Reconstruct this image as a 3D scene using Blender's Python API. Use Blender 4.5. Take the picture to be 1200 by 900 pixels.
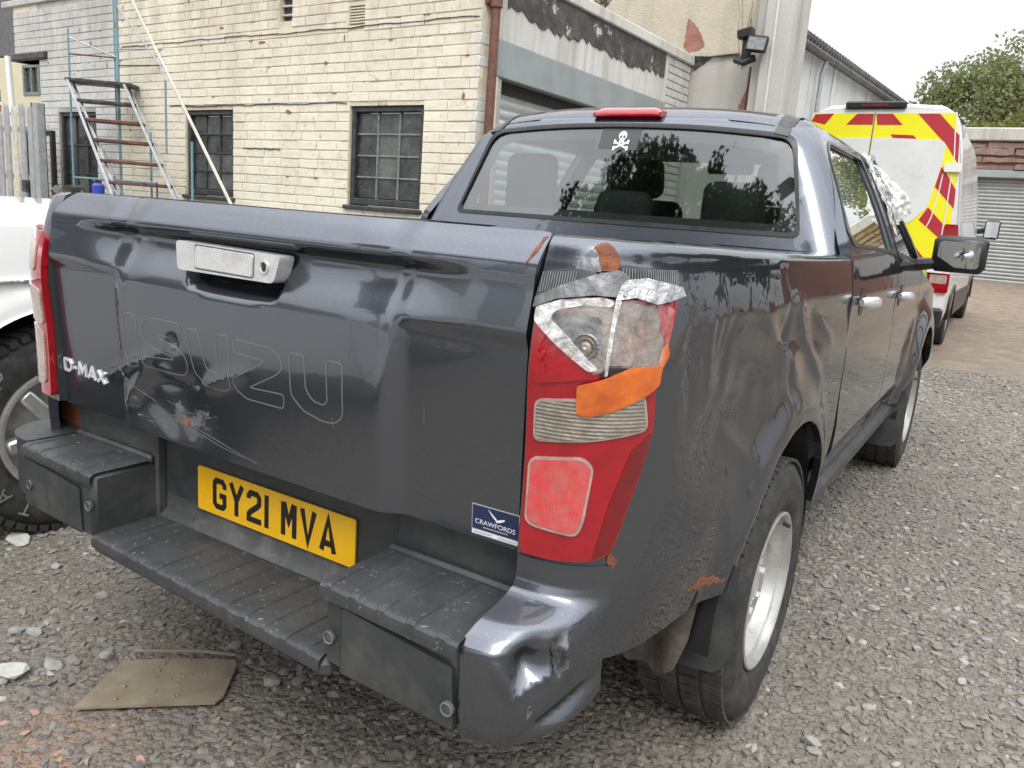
import bpy, bmesh, math, random
import numpy as np
from mathutils import Vector, Matrix
from mathutils.geometry import delaunay_2d_cdt

random.seed(7); RNG = np.random.default_rng(7)
PI = math.pi
SC = bpy.context.scene
COL = SC.collection
for o in list(bpy.data.objects): bpy.data.objects.remove(o)

# ------------------------------------------------------------------ camera
cam_d = bpy.data.cameras.new('camera'); cam = bpy.data.objects.new('camera', cam_d); COL.objects.link(cam)
CAM = Vector((1.34377, -1.08694, 1.31654)); YAW, PITCH, ROLL = -0.551815, 0.209283, 0.075037
cy_, sy_, cp_, sp_ = math.cos(YAW), math.sin(YAW), math.cos(PITCH), math.sin(PITCH)
f_ = Vector((sy_*cp_, cy_*cp_, -sp_)); r_ = Vector((cy_, -sy_, 0)); u_ = r_.cross(f_)
rr_ = math.cos(ROLL)*r_ + math.sin(ROLL)*u_; uu_ = -math.sin(ROLL)*r_ + math.cos(ROLL)*u_
cam.matrix_world = Matrix(((rr_.x, uu_.x, -f_.x, CAM.x), (rr_.y, uu_.y, -f_.y, CAM.y), (rr_.z, uu_.z, -f_.z, CAM.z), (0, 0, 0, 1)))
cam_d.sensor_fit = 'HORIZONTAL'; cam_d.sensor_width = 36; cam_d.lens = 931.55/1200*36
cam_d.clip_start = .02; cam_d.clip_end = 2000
SC.camera = cam

# ------------------------------------------------------------------ sky, sun, exposure
world = bpy.data.worlds.new('World'); SC.world = world; world.use_nodes = True
SUN_EL, SUN_ROT = math.radians(52), math.radians(150)
def build_world():
    nt = world.node_tree; nt.nodes.clear(); N = nt.nodes.new; L = nt.links.new
    out = N('ShaderNodeOutputWorld'); bg = N('ShaderNodeBackground'); L(bg.outputs[0], out.inputs[0])
    sky = N('ShaderNodeTexSky'); sky.sky_type = 'NISHITA'; sky.sun_disc = False
    sky.sun_elevation = SUN_EL; sky.sun_rotation = SUN_ROT; sky.dust_density = 4; sky.air_density = 1.5
    tc = N('ShaderNodeTexCoord'); sep = N('ShaderNodeSeparateXYZ'); L(tc.outputs['Generated'], sep.inputs[0])
    # overcast luminance: horizon one part, zenith three parts
    m1 = N('ShaderNodeMath'); m1.operation = 'MAXIMUM'; m1.inputs[1].default_value = 0; L(sep.outputs['Z'], m1.inputs[0])
    m2 = N('ShaderNodeMath'); m2.operation = 'MULTIPLY_ADD'; m2.inputs[1].default_value = 1.98; m2.inputs[2].default_value = .42; L(m1.outputs[0], m2.inputs[0])
    mp = N('ShaderNodeMapping'); mp.inputs['Scale'].default_value = (1, 1, 2.6); L(tc.outputs['Generated'], mp.inputs[0])
    nz = N('ShaderNodeTexNoise'); nz.inputs['Scale'].default_value = 2.6; nz.inputs['Detail'].default_value = 5; nz.inputs['Roughness'].default_value = .5
    L(mp.outputs[0], nz.inputs['Vector'])
    mr = N('ShaderNodeMapRange'); mr.inputs[1].default_value = .3; mr.inputs[2].default_value = .72; mr.inputs[3].default_value = .80; mr.inputs[4].default_value = 1.16; L(nz.outputs['Fac'], mr.inputs[0])
    m3 = N('ShaderNodeMath'); m3.operation = 'MULTIPLY'; L(m2.outputs[0], m3.inputs[0]); L(mr.outputs[0], m3.inputs[1])
    cl = N('ShaderNodeVectorMath'); cl.operation = 'SCALE'; cl.inputs[0].default_value = (.97*10, .995*10, 1.03*10); L(m3.outputs[0], cl.inputs['Scale'])
    mx = N('ShaderNodeMix'); mx.data_type = 'RGBA'; mx.inputs[0].default_value = .90; L(sky.outputs[0], mx.inputs[6]); L(cl.outputs[0], mx.inputs[7])
    L(mx.outputs[2], bg.inputs[0]); bg.inputs[1].default_value = .10
build_world()
sun_d = bpy.data.lights.new('sun', 'SUN'); sun = bpy.data.objects.new('sun', sun_d); COL.objects.link(sun)
sun_d.energy = 1.15; sun_d.angle = math.radians(25); sun_d.color = (1, .965, .91)
_sd = Vector((math.sin(SUN_ROT)*math.cos(SUN_EL), math.cos(SUN_ROT)*math.cos(SUN_EL), math.sin(SUN_EL)))
sun.rotation_euler = _sd.to_track_quat('Z', 'Y').to_euler(); sun.location = (0, 0, 30)
SC.view_settings.view_transform = 'Standard'; SC.view_settings.look = 'None'
SC.view_settings.exposure = 0.57; SC.view_settings.gamma = 1
SC.view_settings.use_curve_mapping = False
SC.cycles.use_denoising = True
SC.cycles.max_bounces = 10; SC.cycles.transparent_max_bounces = 16; SC.cycles.sample_clamp_indirect = 6

# ------------------------------------------------------------------ materials
class NT:
    def __init__(s, m): s.t = m.node_tree
    def n(s, kind, **kw):
        x = s.t.nodes.new('ShaderNode'+kind)
        for k, v in kw.items():
            if k.startswith('i_'):
                k = k[2:]; k = int(k) if k.isdigit() else k.replace('_', ' ')
                x.inputs[k].default_value = v
            else: setattr(x, k, v)
        return x
    def l(s, a, b): s.t.links.new(a, b)
    def coord(s, world=True):
        if world: return s.n('NewGeometry').outputs['Position']
        return s.n('TexCoord').outputs['Object']
    def noise(s, scale, detail=4, rough=.6, vec=None, dist=0):
        x = s.n('TexNoise', i_Scale=scale, i_Detail=detail, i_Roughness=rough, i_Distortion=dist)
        s.l(vec if vec is not None else s.coord(), x.inputs['Vector']); return x.outputs['Fac']
    def ramp(s, fac, lo, hi, a=0., b=1.):
        x = s.n('MapRange', i_1=lo, i_2=hi, i_3=a, i_4=b); s.l(fac, x.inputs[0]); return x.outputs[0]
    def mix(s, fac, a, b):
        x = s.n('Mix', data_type='RGBA')
        for i, v in ((0, fac), (6, a), (7, b)):
            if hasattr(v, 'is_linked'): s.l(v, x.inputs[i])
            elif i == 0: x.inputs[0].default_value = v
            else: x.inputs[i].default_value = (*v[:3], 1)
        return x.outputs[2]
    def mul(s, a, b, op='MULTIPLY'):
        x = s.n('Math', operation=op)
        for i, v in enumerate((a, b)):
            if hasattr(v, 'is_linked'): s.l(v, x.inputs[i])
            else: x.inputs[i].default_value = v
        return x.outputs[0]
    def stretch(s, sc, vec=None):
        x = s.n('Mapping'); x.inputs['Scale'].default_value = sc; s.l(vec if vec is not None else s.coord(), x.inputs[0]); return x.outputs[0]
    def bump(s, h, strength=.3, dist=.01, normal=None):
        x = s.n('Bump', i_Strength=strength, i_Distance=dist); s.l(h, x.inputs['Height'])
        if normal is not None: s.l(normal, x.inputs['Normal'])
        return x.outputs[0]
def base_mat(name, color=(.5, .5, .5), rough=.6, metal=0., coat=0., spec=.5, **kw):
    m = bpy.data.materials.new(name); m.use_nodes = True
    b = m.node_tree.nodes['Principled BSDF']
    b.inputs['Base Color'].default_value = (*color, 1); b.inputs['Roughness'].default_value = rough
    b.inputs['Metallic'].default_value = metal; b.inputs['Coat Weight'].default_value = coat
    b.inputs['Coat Roughness'].default_value = kw.get('coat_rough', .03); b.inputs['Specular IOR Level'].default_value = spec
    if 'trans' in kw: b.inputs['Transmission Weight'].default_value = kw['trans']
    if 'alpha' in kw: b.inputs['Alpha'].default_value = kw['alpha']
    return m, NT(m), b
def worn(name, color, color2=None, rough=.6, metal=0., coat=0., scale=8, lo=.42, hi=.62, bump=.15, bscale=90, bdist=.003, grime=None, gscale=3, glo=.55, ghi=.72, gamt=.6, objspace=False, **kw):
    """a base colour broken by noise, optional grime patches and fine relief"""
    m, t, b = base_mat(name, color, rough, metal, coat, **kw)
    v = t.coord(not objspace)
    c = t.mix(t.ramp(t.noise(scale, 6, .62, v), lo, hi), color, color2 or tuple(x*.75 for x in color))
    if grime is not None:
        c = t.mix(t.mul(t.ramp(t.noise(gscale, 8, .68, v), glo, ghi), gamt), c, grime)
    t.l(c, b.inputs['Base Color'])
    t.l(t.ramp(t.noise(scale*3, 4, .6, v), .3, .7, max(rough-.1, 0.02), min(rough+.1, 1)), b.inputs['Roughness'])
    if bump: t.l(t.bump(t.noise(bscale, 5, .6, v), bump, bdist), b.inputs['Normal'])
    return m
M = {}
def car_paint(name, color, metal, dust=(.16, .15, .14), dust_amt=.06, low_amt=.12):
    m, t, b = base_mat(name, color, .27, metal, 1.0, .5, coat_rough=.02); b.inputs['Coat IOR'].default_value = 1.52; b.inputs['Specular Tint'].default_value = (.12, .12, .14, 1)
    n1 = t.noise(5, 6, .65); n2 = t.noise(260, 2, .5)
    c = t.mix(t.mul(t.ramp(n1, .45, .8), dust_amt), color, dust)
    c = t.mix(t.mul(t.ramp(n2, .62, .72), .35), c, tuple(min(1, x*2.2) for x in color))
    # dirt thrown up low on the body
    sep = t.n('SeparateXYZ'); t.l(t.coord(), sep.inputs[0])
    low = t.mul(t.ramp(sep.outputs['Z'], .95, .40), t.ramp(t.noise(14, 6, .7), .35, .75))
    c = t.mix(t.mul(low, low_amt), c, dust)
    t.l(c, b.inputs['Base Color'])
    t.l(t.ramp(n1, .40, .8, .012, .06), b.inputs['Coat Roughness'])
    # orange peel and faint waviness of pressed steel
    t.l(t.bump(t.noise(9, 2, .5), .05, .02), b.inputs['Coat Normal'])
    return m
M['paint'] = car_paint('grey_metallic_paint', (.118, .129, .150), .88)
M['paint_scr'] = worn('scraped_paint', (.16, .16, .165), (.035, .037, .042), .38, .3, .3, 40, .40, .6, .25, 120)
M['white_paint'] = car_paint('white_car_paint', (.78, .78, .76), .0, (.55, .53, .48), .15, .4)
M['van_white'] = worn('white_van_paint', (.74, .75, .75), (.68, .69, .69), .3, 0, .6, 2, bump=0, grime=(.45, .43, .40), gscale=1.7, gamt=.3)
M['plastic'] = worn('black_bumper_plastic', (.030, .033, .035), (.050, .053, .055), .48, 0, 0, 10, .35, .7, .18, 300, .0015, grime=(.13, .125, .115), gscale=7, glo=.5, ghi=.8, gamt=.55)
M['plastic_dusty'] = worn('dusty_step_plastic', (.045, .047, .049), (.075, .076, .076), .55, 0, 0, 12, .35, .7, .2, 260, .002, grime=(.20, .195, .185), gscale=11, glo=.5, ghi=.75, gamt=.6)
M['trim'] = worn('black_trim', (.012, .012, .013), (.020, .020, .021), .35, bump=.05, bscale=200)
M['rubber'] = worn('tyre_rubber', (.022, .022, .022), (.045, .044, .041), .8, 0, 0, 25, .4, .65, .2, 150, .002, grime=(.13, .12, .105), gscale=9, gamt=.5)
M['tread'] = worn('tyre_tread', (.035, .034, .033), (.075, .071, .064), .88, 0, 0, 30, .4, .65, .2, 150, .002)
M['steel_rim'] = worn('silver_wheel_paint', (.58, .58, .56), (.47, .47, .45), .36, .65, .2, 12, bump=.04, grime=(.28, .25, .21), gscale=16, gamt=.5)
M['chrome'] = base_mat('chrome', (.78, .79, .80), .3, .35)[0]
M['silver'] = worn('satin_silver_plastic', (.66, .66, .66), (.56, .56, .56), .33, .35, .5, 30, bump=0, grime=(.3, .29, .27), gscale=20, gamt=.25)
M['letter_edge'] = base_mat('letter_residue', (.125, .13, .135), .5)[0]
def lens(name, color, rough=.1, amt=.35):
    m, t, b = base_mat(name, color, rough, 0, 1., .5, trans=amt); b.inputs['IOR'].default_value = 1.45
    c = t.mix(t.ramp(t.noise(30, 5, .6), .4, .75), color, tuple(x*.7 for x in color)); t.l(c, b.inputs['Base Color'])
    return m
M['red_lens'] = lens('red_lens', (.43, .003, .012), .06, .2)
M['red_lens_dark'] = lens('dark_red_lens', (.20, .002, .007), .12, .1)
M['fog_lens'] = worn('pale_red_reflector', (.66, .05, .055), (.50, .13, .12), .25, 0, .8, 45, .35, .7, .2, 160, .004)
M['clear_lens'] = worn('clear_ribbed_lens', (.33, .295, .245), (.19, .165, .135), .14, .3, 1, 26, .35, .7, .5, 240, .004)
M['broken_lens'] = worn('broken_smoky_lens', (.155, .12, .095), (.30, .26, .225), .16, .2, 1, 17, .42, .62, .5, 90, .008, grime=(.30, .05, .04), gscale=9, glo=.55, ghi=.66, gamt=.7)
def ribbed(key, direction, sc, amt):
    m = M[key]; t = NT(m); b = m.node_tree.nodes['Principled BSDF']; w = t.n('TexWave', wave_type='BANDS', bands_direction=direction, i_Scale=sc, i_Distortion=.15)
    t.l(t.coord(), w.inputs['Vector']); old = b.inputs['Normal'].links[0].from_socket; t.l(t.bump(w.outputs['Fac'], amt, .002, old), b.inputs['Normal'])
ribbed('fog_lens', 'X', 62, .5); ribbed('clear_lens', 'Z', 50, .5)
M['lens_rim'] = worn('clouded_lens_rim', (.44, .34, .30), (.33, .24, .21), .3, 0, .6, 30, bump=.05)
M['clear_film'] = None
def film(name, color, alpha, rough=.12, scale=34):
    m, t, b = base_mat(name, color, rough, 0, .6)
    n = t.noise(scale, 5, .7, dist=1.2)
    t.l(t.ramp(n, .40, .64, alpha*.35, min(1, alpha*1.5)), b.inputs['Alpha'])
    t.l(t.bump(n, .6, .012), b.inputs['Normal']); return m
M['clear_film'] = film('clear_packing_tape', (.86, .85, .83), .26, .07, 26)
M['plastic_sheet'] = film('crumpled_plastic_sheet', (.84, .84, .82), .66, .18, 22)
M['white_crease'] = film('white_tape_crease', (.84, .84, .83), .62, .2, 40)
M['clear_film_thin'] = film('thin_clear_tape', (.85, .84, .80), .13, .06, 24)
M['duct'] = worn('grey_duct_tape', (.20, .205, .215), (.12, .123, .13), .36, .2, .2, 22, bump=.4, bscale=60, bdist=.008)
M['foil'] = worn('torn_silver_tape', (.68, .69, .70), (.40, .41, .42), .28, .5, .2, 60, bump=.6, bscale=80, bdist=.01)
M['orange'] = worn('orange_tape', (.60, .135, .018), (.44, .085, .012), .35, 0, .4, 18, bump=.25, bscale=40, bdist=.006)
M['rust'] = worn('rust', (.25, .085, .036), (.14, .055, .03), .85, 0, 0, 60, bump=.6, bscale=220, bdist=.004)
M['plate_yellow'] = worn('plate_yellow', (.86, .48, .006), (.80, .43, .006), .35, 0, .5, 12, bump=0, grime=(.4, .25, .03), gscale=18, glo=.6, ghi=.8, gamt=.3)
M['ink'] = base_mat('black_ink', (.012, .012, .012), .4)[0]
M['navy'] = worn('navy_sticker', (.018, .028, .085), (.016, .024, .07), .4, bump=0)
M['white_print'] = base_mat('white_print', (.75, .76, .77), .5)[0]
M['grey_print'] = base_mat('grey_print', (.36, .38, .42), .5)[0]
M['dark_film'] = base_mat('dark_sticker_film', (.055, .058, .062), .35, 0, .4)[0]
def glass(name, tint, refl=1.6, rough=0.0):
    m = bpy.data.materials.new(name); m.use_nodes = True; t = NT(m); m.node_tree.nodes.clear()
    out = t.n('OutputMaterial'); tr = t.n('BsdfTransparent'); tr.inputs[0].default_value = (*tint, 1)
    gl = t.n('BsdfGlossy', i_Roughness=rough); gl.inputs[0].default_value = (1, 1, 1, 1)
    ge = t.n('NewGeometry'); dt = t.n('Vector' 'Math', operation='DOT_PRODUCT'); t.l(ge.outputs['Incoming'], dt.inputs[0]); t.l(ge.outputs['Normal'], dt.inputs[1])
    ab = t.n('Math', operation='ABSOLUTE'); t.l(dt.outputs['Value'], ab.inputs[0]); pw = t.mul(t.mul(1., ab.outputs[0], 'SUBTRACT'), 5., 'POWER'); x = t.mul(t.mul(t.mul(pw, .92), .08, 'ADD'), refl); mm = t.n('Math', operation='MINIMUM'); mm.inputs[1].default_value = 1; t.l(x, mm.inputs[0])
    mix = t.n('MixShader'); t.l(mm.outputs[0], mix.inputs[0]); t.l(tr.outputs[0], mix.inputs[1]); t.l(gl.outputs[0], mix.inputs[2]); t.l(mix.outputs[0], out.inputs[0])
    return m
M['rear_glass'] = glass('tinted_rear_glass', (.50, .56, .54), 1.8, .018)
M['side_glass'] = glass('side_glass', (.74, .80, .77), 1.6)
def pane_mat():
    m, t, b = base_mat('dirty_window_glass', (.03, .035, .035), .14)
    oi = t.n('ObjectInfo'); r = oi.outputs['Random']; n = t.noise(9, 6, .65); n2 = t.noise(30, 6, .7)
    c = t.mix(t.ramp(n, .38, .7), (.016, .020, .020), (.060, .066, .064))
    c = t.mix(t.mul(t.mul(r, r), t.ramp(n, .3, .6, .3, .9)), c, (.17, .175, .165)); c = t.mix(t.mul(t.ramp(n2, .58, .7), .5), c, (.20, .19, .17))
    t.l(c, b.inputs['Base Color']); t.l(t.ramp(n2, .4, .7, .06, .4), b.inputs['Roughness']); t.l(t.bump(t.noise(5, 2, .5), .12, .03), b.inputs['Normal']); return m
M['house_glass'] = pane_mat()
M['shutter_dull'] = worn('dull_grey_shutter_steel', (.36, .375, .37), (.31, .32, .315), .45, .3, 0, 3, bump=.05, grime=(.22, .21, .19), gscale=2, gamt=.5)
M['mirror'] = base_mat('mirror_glass', (.85, .87, .88), .02, 1.)[0]
M['interior'] = worn('dark_interior_cloth', (.026, .026, .028), (.04, .04, .042), .8, bump=.1, bscale=200)
M['seat'] = worn('grey_seat_cloth', (.045, .046, .048), (.03, .03, .032), .85, bump=.15, bscale=300)
M['headliner'] = worn('pale_headliner', (.30, .30, .29), (.27, .27, .26), .9, bump=0)
# ---- buildings
def brick_paint(name, c1, c2, stain, dark):
    m, t, b = base_mat(name, c1, .78)
    n1 = t.noise(2.2, 7, .66); n2 = t.noise(26, 6, .7); n3 = t.noise(.9, 6, .6, t.stretch((2.4, 2.4, .55)))
    c = t.mix(t.ramp(n1, .40, .66), c1, c2)
    c = t.mix(t.mul(t.ramp(n3, .50, .74), .45), c, stain)
    c = t.mix(t.mul(t.ramp(n2, .60, .68), .75), c, dark)
    n4 = t.noise(7, 8, .75); c = t.mix(t.mul(t.ramp(n4, .54, .68), .40), c, stain)
    sep = t.n('SeparateXYZ'); t.l(t.coord(), sep.inputs[0])
    top = t.mul(t.ramp(sep.outputs['Z'], 2.15, 2.95), t.ramp(t.noise(3.6, 8, .74, t.stretch((1.6, 1.6, .45))), .38, .62))
    c = t.mix(t.mul(top, .8), c, stain)
    oi = t.n('ObjectInfo'); c2_ = t.mix(t.mul(oi.outputs['Random'], .16), c, (.42, .36, .26))
    t.l(c2_, b.inputs['Base Color'])
    t.l(t.bump(t.noise(60, 6, .65), .5, .006, t.bump(t.noise(13, 4, .6), .45, .014)), b.inputs['Normal'])
    return m
M['brick_cream'] = brick_paint('cream_painted_brick', (.79, .735, .595), (.755, .715, .60), (.46, .40, .32), (.20, .15, .11))
M['brick_grey'] = brick_paint('grey_painted_brick', (.60, .60, .575), (.54, .54, .52), (.36, .35, .33), (.14, .12, .11))
M['brick_white'] = brick_paint('white_painted_brick', (.70, .70, .67), (.62, .62, .59), (.42, .40, .36), (.17, .13, .10))
M['mortar'] = worn('painted_mortar', (.70, .635, .49), (.56, .50, .385), .9, 0, 0, 5, .38, .66, .5, 60, .008, grime=(.12, .10, .08), gscale=6, glo=.57, ghi=.66, gamt=.85)
M['mortar_dark'] = worn('exposed_dark_joint', (.19, .15, .115), (.30, .245, .185), .95, 0, 0, 30, bump=.4)
M['mortar_grey'] = worn('grey_painted_mortar', (.44, .435, .415), (.28, .27, .255), .9, 0, 0, 5, .38, .66, .5, 60, .008)
def render_mat(name, c1, c2, streak, gran=0.5, gs=55):
    m, t, b = base_mat(name, c1, .88)
    c = t.mix(t.ramp(t.noise(1.3, 7, .66), .38, .66), c1, c2)
    c = t.mix(t.mul(t.ramp(t.noise(2.6, 6, .62, t.stretch((2.2, 2.2, .22))), .48, .70), .75), c, streak)
    t.l(c, b.inputs['Base Color']); t.l(t.bump(t.noise(gs, 5, .7), gran, .012), b.inputs['Normal']); return m
M['render_white'] = render_mat('streaked_white_render', (.66, .65, .61), (.56, .55, .51), (.33, .31, .28), .3)
M['roughcast'] = render_mat('cream_roughcast', (.56, .50, .39), (.47, .42, .33), (.40, .36, .29), .9, 34)
M['render_low'] = render_mat('grey_smooth_render', (.52, .495, .45), (.44, .42, .385), (.36, .34, .31), .35, 60)
M['concrete'] = render_mat('weathered_concrete', (.52, .505, .47), (.43, .42, .39), (.30, .29, .27), .4)
M['lintel'] = worn('grey_green_lintel_paint', (.31, .345, .345), (.27, .30, .30), .5, 0, 0, 3, bump=.1, bscale=30, grime=(.20, .20, .19), gscale=4, gamt=.5)
M['shutter'] = worn('grey_shutter_steel', (.58, .60, .585), (.50, .52, .51), .42, .3, 0, 3, bump=.05, grime=(.26, .26, .24), gscale=4, gamt=.5)
M['slate'] = worn('black_peeling_slate', (.055, .050, .050), (.11, .095, .09), .8, 0, 0, 9, .4, .62, .6, 40, .01, grime=(.58, .57, .54), gscale=5.5, glo=.60, ghi=.64, gamt=.9)
M['red_brick'] = worn('bare_red_brick', (.34, .16, .115), (.25, .12, .09), .9, 0, 0, 14, bump=.6, bscale=70, bdist=.01, grime=(.4, .36, .31), gscale=12, gamt=.5)
M['red_stone'] = worn('reddish_stone', (.30, .19, .155), (.22, .15, .125), .92, 0, 0, 2.4, bump=.7, bscale=24, bdist=.03, grime=(.40, .34, .30), gscale=3, gamt=.6)
M['brown_stone'] = worn('brown_stone', (.20, .15, .125), (.28, .21, .18), .92, 0, 0, 2.6, bump=.7, bscale=24, bdist=.03)
M['frame_dark'] = worn('dark_window_paint', (.022, .027, .029), (.05, .055, .056), .5, 0, 0, 20, bump=.15, grime=(.14, .14, .13), gscale=25, gamt=.5)
M['bar_grey'] = worn('chalky_glazing_bar', (.22, .24, .24), (.13, .145, .145), .6, 0, 0, 30, bump=.1)
M['rust_pipe'] = worn('rusty_brown_pipe', (.13, .055, .042), (.19, .085, .058), .7, 0, 0, 16, .4, .65, .3, 70, .004, grime=(.42, .33, .28), gscale=14, glo=.62, ghi=.72, gamt=.7)
M['blue_steel'] = worn('faded_blue_steel', (.14, .28, .34), (.20, .30, .33), .55, 0, 0, 14, bump=.1, grime=(.22, .10, .06), gscale=20, gamt=.7)
M['rust_steel'] = worn('rusty_steel_tread', (.10, .055, .045), (.20, .075, .05), .8, 0, 0, 16, bump=.3, grime=(.06, .055, .055), gscale=9, gamt=.8)
M['grey_steel'] = worn('galvanised_steel', (.40, .41, .42), (.32, .33, .34), .5, .3, 0, 12, bump=.1, grime=(.22, .15, .11), gscale=16, gamt=.5)
M['pale_pole'] = worn('pale_painted_pole', (.58, .55, .48), (.45, .42, .36), .6, 0, 0, 22, bump=.1)
M['upvc'] = base_mat('white_upvc', (.76, .77, .77), .4)[0]
M['panel_cream'] = worn('cream_cladding', (.62, .56, .38), (.57, .52, .36), .6, bump=0)
M['roof_slate'] = worn('far_roof_slate', (.12, .12, .125), (.09, .09, .095), .7, bump=.3, bscale=12)
M['corrugated'] = worn('dark_corrugated_sheet', (.07, .068, .066), (.12, .115, .108), .8, 0, 0, 5, bump=.2)
M['board'] = worn('pale_cladding_board', (.58, .585, .57), (.50, .505, .49), .7, 0, 0, 2.2, bump=.1, grime=(.38, .37, .35), gscale=2.5, gamt=.5)
M['chevron_yellow'] = base_mat('fluorescent_yellow', (.86, .79, .008), .4, 0, .3)[0]
M['chevron_red'] = base_mat('red_reflective_film', (.44, .018, .035), .4, 0, .3)[0]
M['scrap'] = worn('oily_scrap_metal', (.05, .048, .046), (.12, .115, .11), .55, .4, 0, 14, bump=.4, grime=(.22, .12, .07), gscale=10, gamt=.5)
M['blue_plastic'] = base_mat('blue_plastic', (.03, .055, .38), .4)[0]
M['bark'] = worn('bark', (.10, .08, .06), (.15, .12, .09), .9, bump=.6, bscale=20, bdist=.02)
def leaf(name, a, b_):
    m, t, b = base_mat(name, a, .6, 0, 0, .25); oi = t.noise(1.6, 3, .6)
    c = t.mix(t.ramp(oi, .35, .65), a, b_); t.l(c, b.inputs['Base Color']); b.inputs['Subsurface Weight'].default_value = 0
    tr = t.n('BsdfTranslucent'); t.l(c, tr.inputs[0]); mx = t.n('MixShader'); mx.inputs[0].default_value = .35
    out = m.node_tree.nodes['Material Output']; t.l(b.outputs[0], mx.inputs[1]); t.l(tr.outputs[0], mx.inputs[2]); t.l(mx.outputs[0], out.inputs[0]); return m
M['leaf'] = leaf('leaf_green', (.17, .20, .085), (.245, .265, .125))
M['leaf_yellow'] = leaf('leaf_yellow_green', (.15, .165, .035), (.19, .19, .05))
M['leaf_dark'] = leaf('leaf_dark', (.045, .075, .025), (.07, .10, .03))
M['twig'] = worn('dry_twig', (.16, .12, .09), (.22, .17, .12), .9, bump=0)
# ---- ground
def ground_mat():
    m, t, b = base_mat('gravel_ground', (.2, .19, .17), .9)
    n1 = t.noise(.9, 7, .65); n2 = t.noise(38, 6, .75); n3 = t.noise(2.6, 6, .6)
    vo = t.n('TexVoronoi', i_Scale=46.); t.l(t.coord(), vo.inputs['Vector'])
    vo2 = t.n('TexVoronoi', i_Scale=110.); t.l(t.coord(), vo2.inputs['Vector'])
    c = t.mix(t.ramp(n2, .3, .7), (.115, .100, .080), (.195, .172, .145))
    hsv = t.n('SeparateColor'); t.l(vo.outputs['Color'], hsv.inputs[0])
    c = t.mix(t.mul(t.ramp(hsv.outputs[0], 0, 1), .4), c, (.27, .255, .23))
    c = t.mix(t.mul(t.ramp(n1, .48, .66), .55), c, (.185, .150, .118))
    sep = t.n('SeparateXYZ'); t.l(t.coord(), sep.inputs[0])
    far = t.ramp(t.mul(sep.outputs['Y'], t.mul(t.noise(1.3, 8, .72), 5.5), 'ADD'), 9.4, 12.6)
    farn = t.mul(far, t.ramp(n3, .2, .5, .75, 1.0))
    c = t.mix(farn, c, t.mix(t.ramp(t.noise(4.5, 8, .72), .38, .64), (.285, .225, .165), (.165, .13, .10)))
    # reddish brick dust by the near left corner
    dx = t.n('Vector' 'Math', operation='DISTANCE'); t.l(t.coord(), dx.inputs[0]); dx.inputs[1].default_value = (-.42, -.22, 0)
    red = t.mul(t.ramp(dx.outputs['Value'], .26, .03), t.ramp(t.noise(9, 5, .65), .35, .62))
    c = t.mix(t.mul(red, .6), c, (.36, .19, .11))
    t.l(c, b.inputs['Base Color'])
    h = t.mul(vo.outputs['Distance'], -1.); nb = t.bump(h, .7, .02)
    t.l(t.bump(vo2.outputs['Distance'], .5, -.008, nb), b.inputs['Normal']); return m
M['ground'] = ground_mat()
def stone_mat():
    m, t, b = base_mat('crushed_stone', (.3, .3, .3), .88)
    at = t.n('Attribute', attribute_name='tone'); n = t.noise(70, 5, .7)
    mx = t.mix(t.ramp(n, .3, .75, 0, .45), at.outputs['Color'], (.36, .33, .29)); t.l(mx, b.inputs['Base Color'])
    t.l(t.bump(t.noise(160, 5, .7), .4, .003), b.inputs['Normal']); return m
M['stone'] = stone_mat()
M['rock'] = worn('grey_rock', (.24, .235, .22), (.33, .32, .30), .88, 0, 0, 30, bump=.5, bscale=120, bdist=.004, grime=(.24, .19, .14), gscale=9, gamt=.5)
M['rock_pale'] = worn('pale_rock', (.50, .52, .47), (.40, .41, .37), .85, 0, 0, 30, bump=.5, bscale=120, bdist=.003)
M['step_pad'] = worn('scuffed_step_pad', (.030, .032, .034), (.055, .057, .058), .5, 0, 0, 9, .35, .7, .3, 320, .0015, grime=(.34, .335, .32), gscale=85, glo=.60, ghi=.72, gamt=.75)
M['scuff'] = None
def scuff_mat():
    m, t, b = base_mat('scuffed_through_paint', (.27, .27, .28), .5)
    n = t.noise(26, 7, .75, t.stretch((1., 1., 2.6))); n2 = t.noise(9, 4, .6); t.l(t.mul(t.mul(t.ramp(n, .54, .64), t.ramp(n2, .42, .60)), .8), b.inputs['Alpha']); return m
M['scuff'] = scuff_mat()
M['torn'] = worn('muddy_torn_liner', (.075, .062, .050), (.13, .11, .088), .85, 0, 0, 14, bump=.6, bscale=60, bdist=.006, grime=(.20, .165, .12), gscale=10, gamt=.5)
M['dirty_board'] = worn('muddy_board', (.20, .165, .115), (.25, .215, .155), .85, 0, 0, 12, bump=.3, bscale=120, bdist=.003, grime=(.13, .10, .07), gscale=7, gamt=.7)

# ------------------------------------------------------------------ helpers
def sst(a, b, x):
    t = np.clip((np.asarray(x, float)-a)/(b-a), 0, 1); return t*t*(3-2*t)
def link(name, me, parent=None, loc=None, rot=None):
    o = bpy.data.objects.new(name, me); COL.objects.link(o)
    if parent is not None: o.parent = parent
    if loc is not None: o.location = loc
    if rot is not None: o.rotation_euler = rot
    return o
def thing(name, label, cat, loc=(0, 0, 0), rotz=0, group=None):
    o = bpy.data.objects.new(name, None); COL.objects.link(o); o.location = loc; o.rotation_euler = (0, 0, rotz)
    o.empty_display_size = .1; o['label'] = label; o['category'] = cat
    if group: o['group'] = group
    return o
def tag(o, label, cat, group=None):
    o['label'] = label; o['category'] = cat
    if group: o['group'] = group
    return o
def copy_tree(o, parent=None):
    c = o.copy(); COL.objects.link(c); c.parent = parent
    for ch in list(o.children): copy_tree(ch, c)
    return c
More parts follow.
